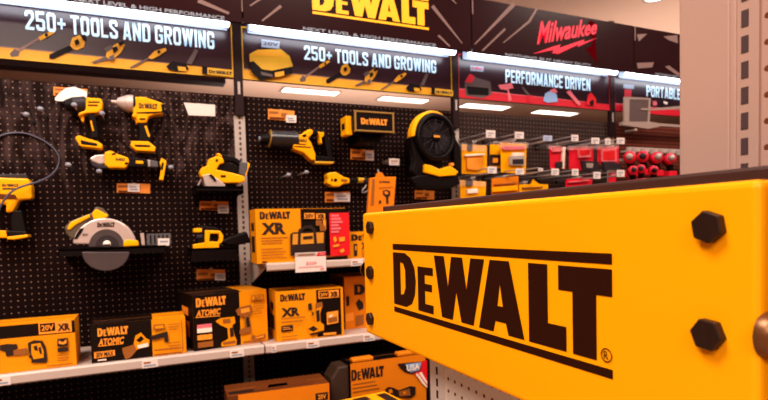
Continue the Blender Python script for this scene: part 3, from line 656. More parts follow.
# shelf-edge tags
def shelftag(p, ztop, w, h, label, face):
    c = onY(*p, YS-.008); mb = MB().box(c.x-w/2, c.x+w/2, YS-.0085, YS-.006, ztop-face*.5-h/2, ztop-face*.5+h/2, 'card_white')
    f = Face((c.x-w/2, YS-.0085, ztop-face*.5-h/2), (1, 0, 0)); f.rect(mb, w*.12, w*.55, h*.55, h*.78, 'print_brown'); f.rect(mb, w*.12, w*.85, h*.2, h*.4, 'tag_text')
    tag(mb.build('shelf_tag', loc=c), label, 'price tag', 'shelf edge tags')
for p, zt, lab, face in [((150, 364), Z1, 'small price tag on the shelf edge under the reciprocating saw box', .037), ((237, 352), Z1, 'small price tag on the shelf edge under the drill kit box', .037),
                   ((313, 344), Z1, 'small price tag on the shelf edge under the XR drill box', .037), ((369, 337), Z1, 'small price tag on the long shelf edge beside the big sign', .037), ((357, 266), Z2, 'small price tag on the upper shelf edge beside the big sign', .032),
                   ((1, 381), Z1, 'small price tag on the shelf edge at the left edge of the photo', .037), ((274, 348), Z1, 'narrow price tag on the shelf edge between the two drill boxes', .037)]:
    shelftag(p, zt, .058 if 'narrow' not in lab else .02, .03 if zt == Z1 else .026, lab, face)
# bottom row
cF = crop(210, 370, 3.49)
def gF(f, mb, w, h):
    f.rect(mb, *f.pxspan(*cF([(368, 82), (412, 103)])), 'print_black'); f.text(mb, '20V', *f.pxspan(*cF([(376, 86), (406, 99)])), 'print_orange', .03)
    f.rect(mb, 0, w*.1, 0, h, 'box_brown'); f.logo(mb, w*.15, w*.55, h*.35, h*.6, 'print_black')
    o = f.o; P = lambda u, b: o+f.U*u+Vector((0, 0, h+.0012))-f.N*b
    mb.poly([P(w*.25, .02), P(w*.85, .03), P(w*.8, .10), P(w*.3, .09)], 'box_brown'); mb.poly([P(w*.4, .04), P(w*.6, .045), P(w*.6, .08), P(w*.42, .08)], 'print_black')
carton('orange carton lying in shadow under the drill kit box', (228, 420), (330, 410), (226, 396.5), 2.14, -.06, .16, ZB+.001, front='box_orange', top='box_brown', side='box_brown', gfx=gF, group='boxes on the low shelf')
cG = crop(310, 340, 5.908)
def gG(f, mb, w, h):
    f.logo(mb, *f.pxspan(*cG([(243, 178), (437, 214)])), 'print_black')
    lines(f, mb, *cG([(250, 262), (420, 300)]), 3, 'print_brown', .25)
    for m, pts in [('print_black', [(515,140),(560,135),(690,125),(690,150),(640,185),(600,200),(560,190),(530,165)]), ('picture_blue', [(560,142),(660,130),(640,180),(590,192)]), ('print_red', [(655,125),(690,118),(692,280),(640,230),(610,195),(650,180)]), ('print_white', [(640,195),(655,185),(690,245),(690,262)]), ('print_white', [(620,200),(632,195),(690,272),(690,282),(660,255)]),
                   ('print_black', [(440,290),(460,275),(490,280),(520,295),(590,270),(620,275),(620,320),(590,340),(520,335),(450,330)]), ('print_brown', [(520,300),(585,285),(590,325),(525,330)]), ('box_orange', [(545,305),(560,300),(562,318),(548,320)]), ('box_orange', [(460,290),(480,288),(484,310),(464,315)])]:
        f.pxpoly(mb, cG(pts), m)
    f.pxtext(mb, 'USA', *cG([(566, 146), (644, 172)]), 'print_white', .03)
kg, gf, gw, gh = carton('orange tool bag kit with a flag print in the bottom row', (352, 420), (426.8, 415), (348.2, 364), 2.2, 0, .14, ZB+.001, front='box_orange', top='tray_black', side='tool_black', gfx=gG, group='boxes on the low shelf', name='tool_kit_bag')
for a in ((.03, .3), (.62, .9)):
    MB().box(gf.o.x+gw*a[0], gf.o.x+gw*a[1], 2.2, 2.24, ZB+gh+.0005, ZB+gh+.02, 'box_orange').build('flap', kg, .006)
# dark rounded end of the bag
bg = MB(); bg.prism([(gf.o.x-.09, 2.22, ZB+.001), (gf.o.x-.002, 2.21, ZB+.001), (gf.o.x-.002, 2.21, ZB+gh-.006), (gf.o.x-.05, 2.215, ZB+gh-.01), (gf.o.x-.085, 2.22, ZB+gh-.06)], (0, .11, 0), 'bag_brown'); bg.build('bag_end', kg, .01)
# near yellow carton corner
hc = onY(384.5, 391.5, 1.9); hz = hc.z
hb = MB(); hx1, hx0 = hc.x, hc.x-.28
U = Vector((math.cos(.10), math.sin(.10), 0)); Vv = Vector((-U.y, U.x, 0)); B0 = hc-Vector((0, 0, hz-ZB-.001))
def Hp(a, b, z): return B0+U*a-Vv*b+Vector((0, 0, z))
h = hz-ZB; W_, D_ = .34, .15
hb.add([Hp(-W_,D_,0),Hp(0,D_,0),Hp(0,0,0),Hp(-W_,0,0),Hp(-W_,D_,h),Hp(0,D_,h),Hp(0,0,h),Hp(-W_,0,h)], [(0,3,2,1),(4,5,6,7),(0,1,5,4),(1,2,6,5),(2,3,7,6),(3,0,4,7)], 'sign_yellow')
for a0, a1, b0, b1 in ((-.05, -.01, .02, .12), (-.15, -.09, .015, .06)):
    hb.poly([Hp(a0, b1, h+.0008), Hp(a1, b1, h+.0008), Hp(a1, b0, h+.0008), Hp(a0, b0, h+.0008)], 'print_black')
tag(hb.build('tool_carton', loc=B0), 'bright yellow carton corner at the bottom edge, in front of the kit bag', 'box', 'boxes on the low shelf')

# ------------------------------------------------------------------ TOOLS ON THE PEGBOARD
YF = 2.60                                           # front of a hung tool
def pr(mb, pts, m, Y=YF, back=YP-.022): return mb.prism(pz(pts, Y), (0, back-Y, 0), m)
def part(name, parent, pieces, bevel=.004, Y=YF, back=YP-.022):
    mb = MB()
    for k, (m, pts) in enumerate(pieces): pr(mb, pts, m, Y-.0018*k, back-.0008*k)
    return mb.build(name, parent, bevel)
def pxr(px, p=(65, 150), Y=2.6): q = onY(*p, Y); return px*(q-CAM).dot(fwd)/F
def pcyl(mb, a, b, ra, rb, m, Y): mb.cyl(onY(*a, Y), onY(*b, Y), pxr(ra, a, Y), pxr(rb, b, Y), m); return mb
def mount(parent, p, w=.02, m='hook_metal'):
    c = onY(*p, YP); MB().box(c.x-w/2, c.x+w/2, YP-.04, YP-.0005, c.z-.006, c.z+.006, m).build('mount_peg', parent)
# impact wrench under the curled card
c = crop(45, 80, 5.714)
t = thing('impact_wrench', 'yellow impact wrench under a curled white card, upper left', 'power tool', onY(*c([(250, 380)])[0], YF))
part('body', t, [('tool_yellow', c([(232,98),(320,104),(330,130),(326,168),(300,186),(235,190),(190,208),(188,186),(232,172)]))], .006)
mb = MB(); pcyl(mb, *c([(165, 140), (236, 135)]), 7.2, 7.2, 'tool_grey', YF+.035); pcyl(mb, *c([(118, 146), (166, 140)]), 5.2, 7.2, 'tool_black', YF+.035); mb.build('nose', t)
part('trigger', t, [('tool_yellow', c([(198,200),(224,196),(222,240),(206,232)]))], .002, YF+.015, YF+.05)
part('handle', t, [('tool_black', c([(240,190),(285,190),(305,300),(305,330),(262,330),(262,260)])), ('tool_yellow', c([(255,230),(268,228),(282,290),(270,296)]))], .004, YF+.008)
part('battery', t, [('tool_yellow', c([(170,330),(190,314),(240,332),(300,350),(330,368),(322,392),(200,378)])), ('tool_black', c([(200,340),(300,362),(300,380),(205,368)]))], .004, YF-.004)
part('vent', t, [('tool_black', c([(246,122),(312,122),(312,130),(246,130)])), ('tool_black', c([(246,140),(300,140),(298,146),(246,146)]))], 0, YF-.001, YF+.01)
mount(t, c([(280, 140)])[0])
pts = pz(c([(48, 38), (240, 55), (240, 92), (48, 88)]), YP-.004)
def card(name, px, label, m='card_orange', tagpx=None, Y=YP-.006, group='pegboard tool cards', curl=None, cat='card'):
    o = thing(name, label, cat, onY(*px[3], Y), group)
    mb = MB(); q = pz(px, Y); mb.prism(q, (0, .004, 0), 'card_white' if m == 'blank' else m)
    f = Face(q[3], (1, 0, 0)); w = q[2].x-q[3].x; h = q[0].z-q[3].z; f.o.z = min(q[3].z, q[2].z); f.k = 1
    if m == 'blank': m = 'card_white'
    elif m == 'card_orange':
        f.rect(mb, w*.05, w*.4, h*.62, h*.85, 'print_brown'); f.rect(mb, w*.5, w*.72, h*.4, h*.75, 'print_brown'); f.rect(mb, w*.05, w*.62, h*.1, h*.3, 'box_brown')
    else: f.rect(mb, w*.15, w*.8, h*.55, h*.7, 'print_brown'); f.rect(mb, w*.15, w*.6, h*.25, h*.35, 'tag_text')
    mb.build('card', o)
    MB().box((q[0].x+q[1].x)/2-.008, (q[0].x+q[1].x)/2+.008, Y+.004, YP-.0003, q[0].z-.012, q[0].z+.002, 'hook_metal').build('mount_clip', o)
    if tagpx:
        mb = MB(); q = pz(tagpx, Y-.006); mb.prism(q, (0, .0055, 0), 'card_white')
        f = Face(q[3], (1, 0, 0)); w = q[2].x-q[3].x; h = q[0].z-q[3].z; f.k = 1
        f.rect(mb, w*.15, w*.75, h*.5, h*.68, 'tag_text'); f.rect(mb, w*.2, w*.85, h*.2, h*.36, 'tag_text'); mb.build('price_tag', o)['label'] = 'white price tag'
    if curl:
        mb = MB(); n = 8
        for k, (a, b) in enumerate(zip(curl[0][:-1], curl[0][1:])):
            pass
        top, bot = curl; N = len(top); vs = []; 
        for k in range(N):
            bulge = .02*math.sin(math.pi*k/(N-1))
            vs += [onY(*top[k], Y-.012-bulge*.4), onY(*((top[k][0]+bot[k][0])/2, (top[k][1]+bot[k][1])/2), Y-.02-bulge), onY(*bot[k], Y-.03-bulge)]
        mb.add(vs, [(3*k+j, 3*k+j+1, 3*k+j+4, 3*k+j+3) for k in range(N-1) for j in range(2)], 'card_white', True)
        mb.build('curled_sheet', o)['label'] = 'white curled paper sheet'
    return o
def quad(x0, y0, x1, y1, sl=.0): return [(x0, y0), (x1, y0+sl*(x1-x0)), (x1, y1+sl*(x1-x0)), (x0, y1)]
card('tool_card', c([(48, 38), (242, 52), (242, 95), (48, 88)]), 'orange card with a curled white sheet above the impact wrench', curl=(c([(55, 105), (85, 70), (120, 46), (165, 38), (205, 52), (240, 66)]), c([(60, 118), (100, 122), (130, 112), (165, 104), (205, 104), (238, 100)])))
# impact wrench with the silver nose
c = crop(105, 85, 5.714)
t = thing('impact_wrench', 'yellow impact wrench with a silver nose and printed logo', 'power tool', onY(*c([(220, 380)])[0], YF))
bd = part('body', t, [('tool_yellow', c([(160,66),(225,66),(290,88),(335,104),(342,132),(332,166),(285,168),(248,182),(238,216),(184,216),(178,186),(150,182),(160,160)]))], .008)
f = Face(onY(*c([(190, 140)])[0], YF), (1, 0, 0)); g = MB(); f.logo(g, *f.pxspan(*c([(192, 102), (300, 140)])), 'print_black'); f.pxpoly(g, c([(320,108),(340,112),(340,160),(326,160)]), 'tool_black'); g.build('print', bd)
mb = MB(); y = YF+.035; pcyl(mb, *c([(125, 105), (165, 108)]), 8.3, 8.6, 'cast_silver', y); pcyl(mb, *c([(70, 98), (125, 105)]), 4.2, 8.3, 'cast_silver', y); pcyl(mb, *c([(35, 94), (70, 98)]), 1.6, 2, 'cast_silver', y); pcyl(mb, *c([(162, 108), (174, 109)]), 8.9, 8.9, 'tool_black', y); mb.build('nose', t)
part('handle', t, [('tool_black', c([(184,214),(238,214),(268,300),(262,326),(196,324),(198,262)])), ('tool_yellow', c([(222,232),(238,228),(262,296),(246,300)]))], .005, YF+.008)
part('trigger', t, [('tool_yellow', c([(168,190),(186,190),(186,222),(176,216)]))], .002, YF+.02, YF+.05)
part('battery', t, [('tool_yellow', c([(150,318),(250,322),(292,356),(284,380),(176,374),(145,346)])), ('tool_black', c([(165,338),(258,342),(262,356),(172,354)]))], .004, YF-.006)
part('seam', t, [('tool_black', c([(180,156),(330,150),(330,156),(250,164),(180,162)])), ('tool_black', c([(196,190),(232,190),(230,198),(198,198)]))], 0, YF-.001, YF+.01)
mount(t, c([(250, 150)])[0])
# angle grinder
c = crop(80, 140, 6.67)
t = thing('angle_grinder', 'yellow angle grinder with a silver head lying along the pegboard', 'power tool', onY(*c([(250, 190)])[0], YF))
part('gear_head', t, [('cast_silver', c([(60,122),(100,100),(165,94),(168,158),(130,164),(78,142)]))], .006)
part('guard', t, [('tool_grey', c([(68,144),(130,164),(165,165),(185,188),(120,190),(82,172)]))], .003, YF-.01, YF+.05)
bd = part('body', t, [('tool_yellow', c([(163,78),(205,68),(250,92),(322,116),(332,146),(304,190),(250,186),(192,188),(160,164)]))], .008)
f = Face(onY(*c([(240, 140)])[0], YF), (1, 0, 0)); g = MB(); f.logo(g, *f.pxspan(*c([(238, 120), (300, 140)])), 'print_black'); g.build('print', bd)
part('handle', t, [('tool_black', c([(322,114),(440,128),(442,182),(318,176)])), ('tool_yellow', c([(370,134),(425,140),(425,162),(370,158)]))], .004, YF+.006)
part('battery_mount', t, [('battery_grey', c([(442,126),(522,142),(522,182),(452,180)])), ('cast_silver', c([(452,130),(470,134),(468,178),(456,178)]))], .004, YF+.004)
part('foot', t, [('tool_yellow', c([(545,118),(578,140),(556,268),(528,266),(542,182),(530,150)]))], .003, YF-.006, YF+.06)
part('switch', t, [('tool_black', c([(210,90),(236,84),(240,96),(214,102)]))], 0, YF-.001, YF+.01)
part('vent', t, [('tool_black', c([(300,150),(322,148),(318,162),(298,164)]))], 0, YF-.001, YF+.01)
part('knob', t, [('tool_black', c([(546,150),(560,152),(552,200),(540,196)]))], 0, YF-.008, YF)
mount(t, c([(280, 150)])[0]); mount(t, c([(550, 180)])[0])
card('tool_card', c(quad(245, 288, 468, 352, .02)), 'orange product card with a white tag under the angle grinder', tagpx=c(quad(318, 290, 398, 345, .02)))
# jigsaw on its tray
def tray(label, pts_front, Y0, lip=.012, parent=None):
    p = pz(pts_front, Y0); x0, x1 = p[0].x, p[1].x; z = p[0].z
    o = MB().box(x0, x1, Y0, YP-.0005, z-.006, z, 'tray_black').box(x0, x1, Y0, Y0+.003, z-.006-lip, z+.003, 'tray_black').box(x0, x0+.003, Y0, YP-.0005, z-.03, z+.004, 'tray_black').box(x1-.003, x1, Y0, YP-.0005, z-.03, z+.004, 'tray_black')
    o.prism([(x0+.01, YP-.0005, z-.006), (x0+.01, Y0+.02, z-.006), (x0+.01, YP-.0005, z-.07)], (.004, 0, 0), 'tray_black'); o.prism([(x1-.014, YP-.0005, z-.006), (x1-.014, Y0+.02, z-.006), (x1-.014, YP-.0005, z-.07)], (.004, 0, 0), 'tray_black')
    return tag(o.build('display_tray', loc=((x0+x1)/2, YP, z)), label, 'tray', 'black display trays'), z
c = crop(190, 145, 5.714); Yj = 2.54
_, zt = tray('black display tray under the yellow jigsaw', c([(30, 238), (305, 238)]), 2.50)
t = thing('jigsaw', 'yellow jigsaw with a silver shoe on a black tray', 'power tool', onY(*c([(180, 236)])[0], Yj))
part('body', t, [('tool_yellow', c([(105,82),(150,62),(188,70),(198,100),(168,112),(152,140),(250,160),(312,176),(316,206),(290,216),(200,218),(160,204),(64,184),(54,152),(70,126),(100,120)]))], .006, Yj, Yj+.07)
part('handle', t, [('tool_black', c([(150,46),(200,54),(252,66),(292,90),(300,104),(288,122),(250,94),(198,92),(188,68)])), ('tool_yellow', c([(150,46),(172,46),(190,68),(160,66)]))], .005, Yj+.01, Yj+.06)
part('battery', t, [('battery_grey', c([(286,96),(334,102),(330,152),(316,178),(282,164)])), ('tool_yellow', c([(330,96),(344,110),(322,172),(314,176),(328,140)]))], .004, Yj-.002, Yj+.072)
part('shoe', t, [('cast_silver', c([(72,172),(112,164),(165,196),(204,228),(202,240),(90,240)]))], .003, Yj-.006, Yj+.076)
MB().box(*(lambda a, b: (a.x, b.x))(onY(*c([(84, 0)])[0], Yj), onY(*c([(284, 0)])[0], Yj)), Yj+.005, Yj+.07, zt+.0005, zt+.006, 'blade_grey').build('base_plate', t)
part('grip_gap', t, [('tool_black', c([(172,114),(200,100),(286,124),(280,160),(250,158),(160,138)]))], 0, Yj+.02, Yj+.05)
part('badge', t, [('tool_black', c([(176,172),(204,172),(204,184),(176,184)]))], 0, Yj-.002, Yj)
part('lock_button', t, [('tool_black', c([(146,82),(160,80),(160,94),(148,96)]))], 0, Yj-.002, Yj)
part('lever', t, [('tool_black', c([(108,172),(120,166),(140,182),(150,206),(138,206),(126,190)]))], 0, Yj-.012, Yj-.006)
part('blade', t, [('cast_silver', c([(58,196),(68,198),(50,232),(42,228)]))], 0, Yj+.03, Yj+.033)
card('tool_card', c(quad(55, 320, 220, 372, .02)), 'orange product card with a white tag under the jigsaw tray', tagpx=c(quad(160, 340, 222, 390, .02)))
# circular saw
c = crop(50, 195, 4.708); Ys = 2.456
_, zt = tray('long black display tray under the circular saw', c([(36, 258), (545, 262)]), 2.44, .022)
t = thing('circular_saw', 'circular saw with a pale blade guard and a yellow rear handle', 'power tool', onY(*c([(258, 250)])[0], Ys))
def arc(cx, cy, rx, ry, a0, a1, n=18): return [(cx+rx*math.cos(math.radians(a0+(a1-a0)*k/n)), cy-ry*math.sin(math.radians(a0+(a1-a0)*k/n))) for k in range(n+1)]
gd = part('upper_guard', t, [('cast_silver', c(arc(257, 242, 152, 134, 175, 2)))], .006, Ys, Ys+.03)
f = Face(onY(*c([(257, 242)])[0], Ys), (1, 0, 0)); g = MB(); f.pxpoly(g, c(arc(266, 243, 84, 82, 180, 0)), 'blade_grey'); f.pxpoly(g, c(arc(270, 243, 56, 54, 178, 2)), 'tool_grey'); f.logo(g, *f.pxspan(*c([(222, 130), (305, 150)])), 'print_black')
f.pxpoly(g, c([(112,208),(140,160),(160,154),(150,176),(128,206)]), 'tool_black'); f.pxtext(g, '20V', *c([(152, 182), (180, 192)]), 'print_black', .02)
g.build('guard_print', gd)
mb = MB(); h0 = onY(*c([(268, 231)])[0], Ys); mb.lathe(h0, (0, -1, 0), [(0, .014), (.006, .014), (.012, .010), (.015, .003), (.0155, -.002)], 'print_white', 20); mb.build('arbor_nut', t)
part('lower_guard', t, [('blade_grey', c(arc(262, 268, 112, 90, 180, 360)))], .003, 2.415, 2.43)
MB().box(h0.x-.012, h0.x+.012, 2.4315, Ys+.01, zt+.005, h0.z, 'tool_grey').build('motor_foot', t)  # foot of the saw motor, down to the tray
part('rear_handle', t, [('grip_grey', c([(66,152),(100,120),(198,82),(214,54),(246,60),(282,98),(262,120),(180,124),(122,192),(106,214),(76,184)]))], .006, Ys+.035, Ys+.09)
part('handle_trim', t, [('tool_yellow', c([(96,128),(185,90),(190,104),(122,140),(92,166),(78,160)])), ('tool_yellow', c([(196,86),(216,64),(276,94),(266,108),(206,116)]))], .004, Ys+.028, Ys+.095)
part('motor', t, [('tool_yellow', c([(345,222),(362,208),(415,214),(420,240),(345,244)]))], .005, Ys-.004, Ys+.06)
part('lever', t, [('cast_silver', c([(424,180),(442,178),(448,236),(432,238)]))], .002, Ys, Ys+.02)
mb = MB(); bx0 = onY(*c([(446, 0)])[0], Ys).x; bx1 = onY(*c([(560, 0)])[0], Ys).x; bz = onY(*c([(500, 182)])[0], Ys).z
mb.box(bx0, bx1, Ys, Ys+.09, zt+.005, bz, 'battery_grey')
for k in range(5): xx = bx0+.012+k*.016; mb.box(xx, xx+.006, Ys-.001, Ys, zt+.010, bz-.006, 'tool_black')
mb.build('battery', t, .004)
mb = MB(); mb.prism(pz(c([(508, 204), (562, 204), (562, 238), (508, 238)]), Ys-.006), (0, .004, 0), 'card_white'); f = Face(onY(*c([(508, 238)])[0], Ys-.006), (1, 0, 0)); f.rect(mb, .008, .04, .012, .02, 'tag_text')
tag(mb.build('price_tag'), 'white price tag on the circular saw battery', 'price tag')
# drill at the left edge
c = crop(0, 125, 3.333)
t = thing('hammer_drill', 'yellow drill cut by the left edge of the photo, beside a looped cable', 'power tool', onY(*c([(40, 378)])[0], YF))
bd = part('body', t, [('tool_yellow', c([(-70,178),(-20,174),(95,178),(106,206),(106,246),(62,250),(42,290),(18,292),(20,264),(-40,262),(-72,235)]))], .008)
f = Face(onY(*c([(5, 220)])[0], YF), (1, 0, 0)); g = MB(); f.logo(g, *f.pxspan(*c([(6, 196), (62, 206)])), 'print_black'); f.pxpoly(g, c([(8,210),(55,210),(55,215),(8,215)]), 'print_black'); f.pxpoly(g, c([(-60,226),(50,232),(60,248),(-60,246)]), 'box_brown'); g.build('print', bd)
part('top_cover', t, [('tool_grey', c([(-60,166),(82,162),(90,172),(94,180),(-60,180)]))], .004, YF+.01)
mb = MB(); pcyl(mb, *c([(-130, 215), (-70, 215)]), 4, 8, 'tool_black', YF+.035); mb.build('chuck', t)
part('handle', t, [('tool_black', c([(36,286),(72,284),(82,330),(88,360),(40,360),(34,322)]))], .005, YF+.008)
part('battery', t, [('tool_yellow', c([(-30,350),(20,352),(24,376),(-30,378)])), ('tool_black', c([(20,352),(88,354),(90,368),(24,374)])), ('tool_yellow', c([(22,372),(92,364),(94,374),(50,382),(22,382)]))], .004, YF-.004)
mount(t, c([(60, 220)])[0])
pts = c([(-20, 60), (-8, 42), (20, 30), (50, 26), (85, 28), (120, 40), (155, 58), (182, 82), (197, 108), (195, 132), (182, 155), (160, 174), (128, 189), (95, 198), (62, 209), (35, 225), (15, 248), (0, 275), (-8, 300)])
def smooth(pts, n=4):
    out = []; P = [pts[0]]+pts+[pts[-1]]
    for i in range(1, len(P)-2):
        for k in range(n):
            t_ = k/n; p0, p1, p2, p3 = P[i-1], P[i], P[i+1], P[i+2]
            out.append(tuple(.5*((2*p1[j])+(-p0[j]+p2[j])*t_+(2*p0[j]-5*p1[j]+4*p2[j]-p3[j])*t_**2+(-p0[j]+3*p1[j]-3*p2[j]+p3[j])*t_**3) for j in range(len(p1))))
    return out+[pts[-1]]
sp = smooth(pts, 3); N = len(sp)
cb = MB().tube([onY(*p, YP-.008-(.115*min(1, max(0, (k/N-.5)/.18)))) for k, p in enumerate(sp)], .0042, 'cable_grey')
o = cb.build('security_cable', loc=onY(*pts[8], YP)); tag(o, 'grey security cable looping across the pegboard at the left', 'cable')
# palm sander with dust bag
c = crop(185, 215, 5.333); Yr = 2.54
_, zt = tray('black display tray under the palm sander', c([(30, 183), (280, 190)]), 2.48, .05)
t = thing('palm_sander', 'yellow palm sander with a loop handle and a black dust bag', 'power tool', onY(*c([(120, 178)])[0], Yr))
hd = MB()
for q in ([(106,81),(134,84),(130,150),(106,150)], [(106,80),(190,84),(194,100),(130,100)], [(180,96),(194,90),(206,112),(202,142),(188,156),(178,142),(184,126)], [(106,140),(186,142),(182,178),(106,178)], [(44,158),(106,146),(110,178),(44,181)]): pr(hd, c(q), 'tool_yellow', Yr, Yr+.06)
hd.build('loop_handle', t, .004)
part('motor', t, [('tool_black', c([(66,66),(92,58),(170,66),(188,84),(106,84),(108,146),(72,150)])), ('tool_yellow', c([(46,72),(92,68),(92,92),(46,94)])), ('tool_grey', c([(62,106),(96,104),(96,124),(64,126)]))], .004, Yr+.012, Yr+.07)
part('core', t, [('tool_black', c([(132,100),(182,100),(180,142),(132,142)]))], 0, Yr+.035, Yr+.055)
part('dust_bag', t, [('tool_black', c([(202,132),(250,112),(330,88),(354,146),(300,158),(236,166),(202,150)]))], .01, Yr-.01, Yr+.06)
MB().box(onY(*c([(46, 0)])[0], Yr).x, onY(*c([(180, 0)])[0], Yr).x, Yr+.002, Yr+.06, zt+.0005, zt+.008, 'tool_black').build('sanding_pad', t)
card('tool_card', c(quad(62, 288, 214, 346, .02)), 'orange product card with a white tag under the palm sander tray', tagpx=c(quad(160, 310, 216, 348, .02)))
# rotary hammer
c = crop(255, 100, 5.711)
t = thing('rotary_hammer', 'rotary hammer with a dark barrel, yellow body and loop handle', 'power tool', onY(*c([(270, 290)])[0], YF))
mb = MB(); y = YF+.035; pcyl(mb, *c([(88, 222), (238, 230)]), 8.6, 9.0, 'barrel_black', y); pcyl(mb, *c([(80, 221), (86, 222)]), 9, 9, 'rim_tan', y); pcyl(mb, *c([(30, 222), (78, 222)]), 4.4, 6, 'tool_black', y); pcyl(mb, *c([(22, 221), (32, 222)]), 2.6, 2.6, 'peg_cap', y); mb.build('barrel', t)
bd = part('body', t, [('tool_yellow', c([(212,222),(240,196),(266,196),(306,165),(332,168),(334,190),(304,218),(322,240),(348,310),(348,348),(322,342),(280,302),(222,280)]))], .007)
f = Face(onY(*c([(240, 260)])[0], YF), (1, 0, 0)); g = MB(); f.logo(g, *f.pxspan(*c([(240, 222), (298, 242)])), 'print_black'); f.pxpoly(g, c([(240,248),(290,252),(290,258),(240,254)]), 'print_black'); g.build('print', bd)
hd = MB()
for q in ([(330,168),(404,174),(412,200),(332,196)], [(394,196),(412,198),(436,250),(446,330),(418,330),(402,250)], [(345,318),(446,326),(458,352),(345,356)]): pr(hd, c(q), 'tool_black', YF+.01, YF+.06)
hd.build('loop_handle', t, .004)
part('trigger', t, [('tool_yellow', c([(358,180),(396,184),(394,206),(382,212),(384,252),(372,246),(370,208)]))], .003, YF+.005, YF+.05)
part('battery_rail', t, [('sign_gold', c([(340,348),(456,352),(446,364),(345,362)]))], .002, YF+.002, YF+.06)
part('seam', t, [('tool_black', c([(225,262),(318,268),(318,274),(225,268)])), ('tool_black', c([(270,200),(290,194),(296,206),(276,212)]))], 0, YF-.001, YF+.01)
mount(t, c([(270, 240)])[0])
card('tool_card', c(quad(75, 50, 225, 110, .08)), 'orange product card with a white tag above the rotary hammer', tagpx=c(quad(178, 86, 236, 128, .04)))
# jobsite speaker
c = crop(335, 95, 5.714); Yb = 2.46
q = pz(c([(112, 82), (338, 104), (340, 218), (118, 206)]), Yb); x0, x1 = q[0].x, q[1].x; z1, z0 = (q[0].z+q[1].z)/2, (q[2].z+q[3].z)/2
t = thing('jobsite_speaker', 'black box speaker with an orange logo and pale rim', 'speaker', ((x0+x1)/2, Yb, z0))
MB().box(x0, x1, Yb+.01, YP-.014, z0, z1, 'tool_black').build('case', t, .02, 4)
rim = MB(); tt = .009
for a in ((x0, x1, z0, z0+tt), (x0, x1, z1-tt, z1), (x0, x0+tt, z0, z1), (x1-tt, x1, z0, z1)): rim.box(a[0], a[1], Yb, Yb+.014, a[2], a[3], 'rim_tan')
rim.build('rim', t, .003)
gr = MB().box(x0+tt, x1-tt, Yb+.006, Yb+.012, z0+tt, z1-tt, 'tool_black'); f = Face((x0, Yb+.006, z0), (1, 0, 0)); w, h = x1-x0, z1-z0
f.logo(gr, w*.16, w*.83, h*.36, h*.66, 'print_orange'); gr.build('grille', t)
sp_ = MB().box(x0-.028, x0+.004, Yb+.05, Yb+.13, z0-.01, z1-.02, 'tool_yellow').box(x0-.03, x0-.027, Yb+.07, Yb+.11, z0+.02, z0+.05, 'tool_black'); sp_.build('side_latch', t, .008)
MB().box(x0+.05, x1-.05, Yb+.06, YP-.014, z0-.04, z0, 'tool_black').build('speaker_foot', t, .01)  # foot under the speaker case
card('tool_card', c(quad(90, 308, 222, 368, .06)), 'orange and white curled card under the jobsite speaker', tagpx=c(quad(175, 318, 222, 372, .05)))
card('hook_tag', c(quad(310, 362, 368, 400, .04)), 'white price tag on a hook above the orange hang pack', 'card_white', Y=2.55, group='hook price tags', cat='price tag')
# small ratchet tool and hanging pack
c = crop(315, 150, 6.155)
t = thing('ratchet', 'short yellow cordless ratchet below the jobsite speaker', 'power tool', onY(*c([(140, 225)])[0], YF))
part('body', t, [('tool_yellow', c([(75,150),(90,138),(130,134),(180,164),(216,174),(216,206),(184,206),(150,226),(110,226),(74,202),(84,176)]))], .007)
g = MB(); f = Face(onY(*c([(120, 190)])[0], YF), (1, 0, 0)); f.pxpoly(g, c(arc(126, 186, 11, 11, 0, 340, 12)), 'tool_black'); f.pxpoly(g, c([(98,178),(108,174),(110,190),(100,194)]), 'tool_black'); f.pxpoly(g, c([(160,178),(200,182),(198,196),(160,194)]), 'print_brown'); g.build('print', t)
mb = MB(); y = YF+.03; pcyl(mb, *c([(214, 190), (262, 186)]), 2.6, 2.2, 'tool_black', y); pcyl(mb, *c([(262, 186), (300, 186)]), 2.8, 2.6, 'sign_gold', y); pcyl(mb, *c([(300, 180), (326, 200)]), 3.6, 3, 'tool_grey', y); mb.build('shaft', t)
mb = MB(); mb.tube([onY(*p, YF+.03) for p in c([(322, 200), (310, 226), (292, 246), (290, 262), (304, 262), (326, 248)])], .004, 'hook_metal'); mb.build('hook', t)
mount(t, c([(150, 185)])[0])
card('tool_card', c(quad(62, 258, 216, 322, -.02)), 'white and orange card under the small yellow ratchet', tagpx=c(quad(118, 262, 216, 318, .0)))
Yk = 2.45
t = thing('hang_pack', 'orange hanging pack with a printed tool picture, left end of the big sign', 'package', onY(*c([(410, 360)])[0], Yk))
part('card', t, [('box_orange', c([(340,172),(378,166),(386,140),(412,136),(430,164),(500,164),(486,352),(470,420),(320,420),(326,364)]))], .002, Yk, Yk+.02)
g = MB(); f = Face(onY(*c([(400, 300)])[0], Yk), (1, 0, 0))
f.logo(g, *f.pxspan(*c([(396, 190), (462, 204)])), 'print_black')
for m, q in [('print_brown', c([(352,180),(368,178),(362,340),(342,345)])), ('print_black', c([(416,250),(440,244),(462,254),(462,280),(450,292),(452,330),(438,332),(436,290),(418,276)])), ('box_orange', c([(424,256),(438,252),(450,262),(446,274),(430,272)])), ('print_black', c([(392,312),(406,310),(406,328),(392,330)])), ('print_brown', c([(392,232),(480,226),(480,230),(392,236)]))]: f.pxpoly(g, q, m)
g.build('print', t)
MB().tube([onY(*c([(398, 146)])[0], Yk+.01), onY(*c([(388, 130)])[0], Yk+.02), onY(*c([(388, 118)])[0], YP-.002)], .004, 'hook_metal').build('hook', t)
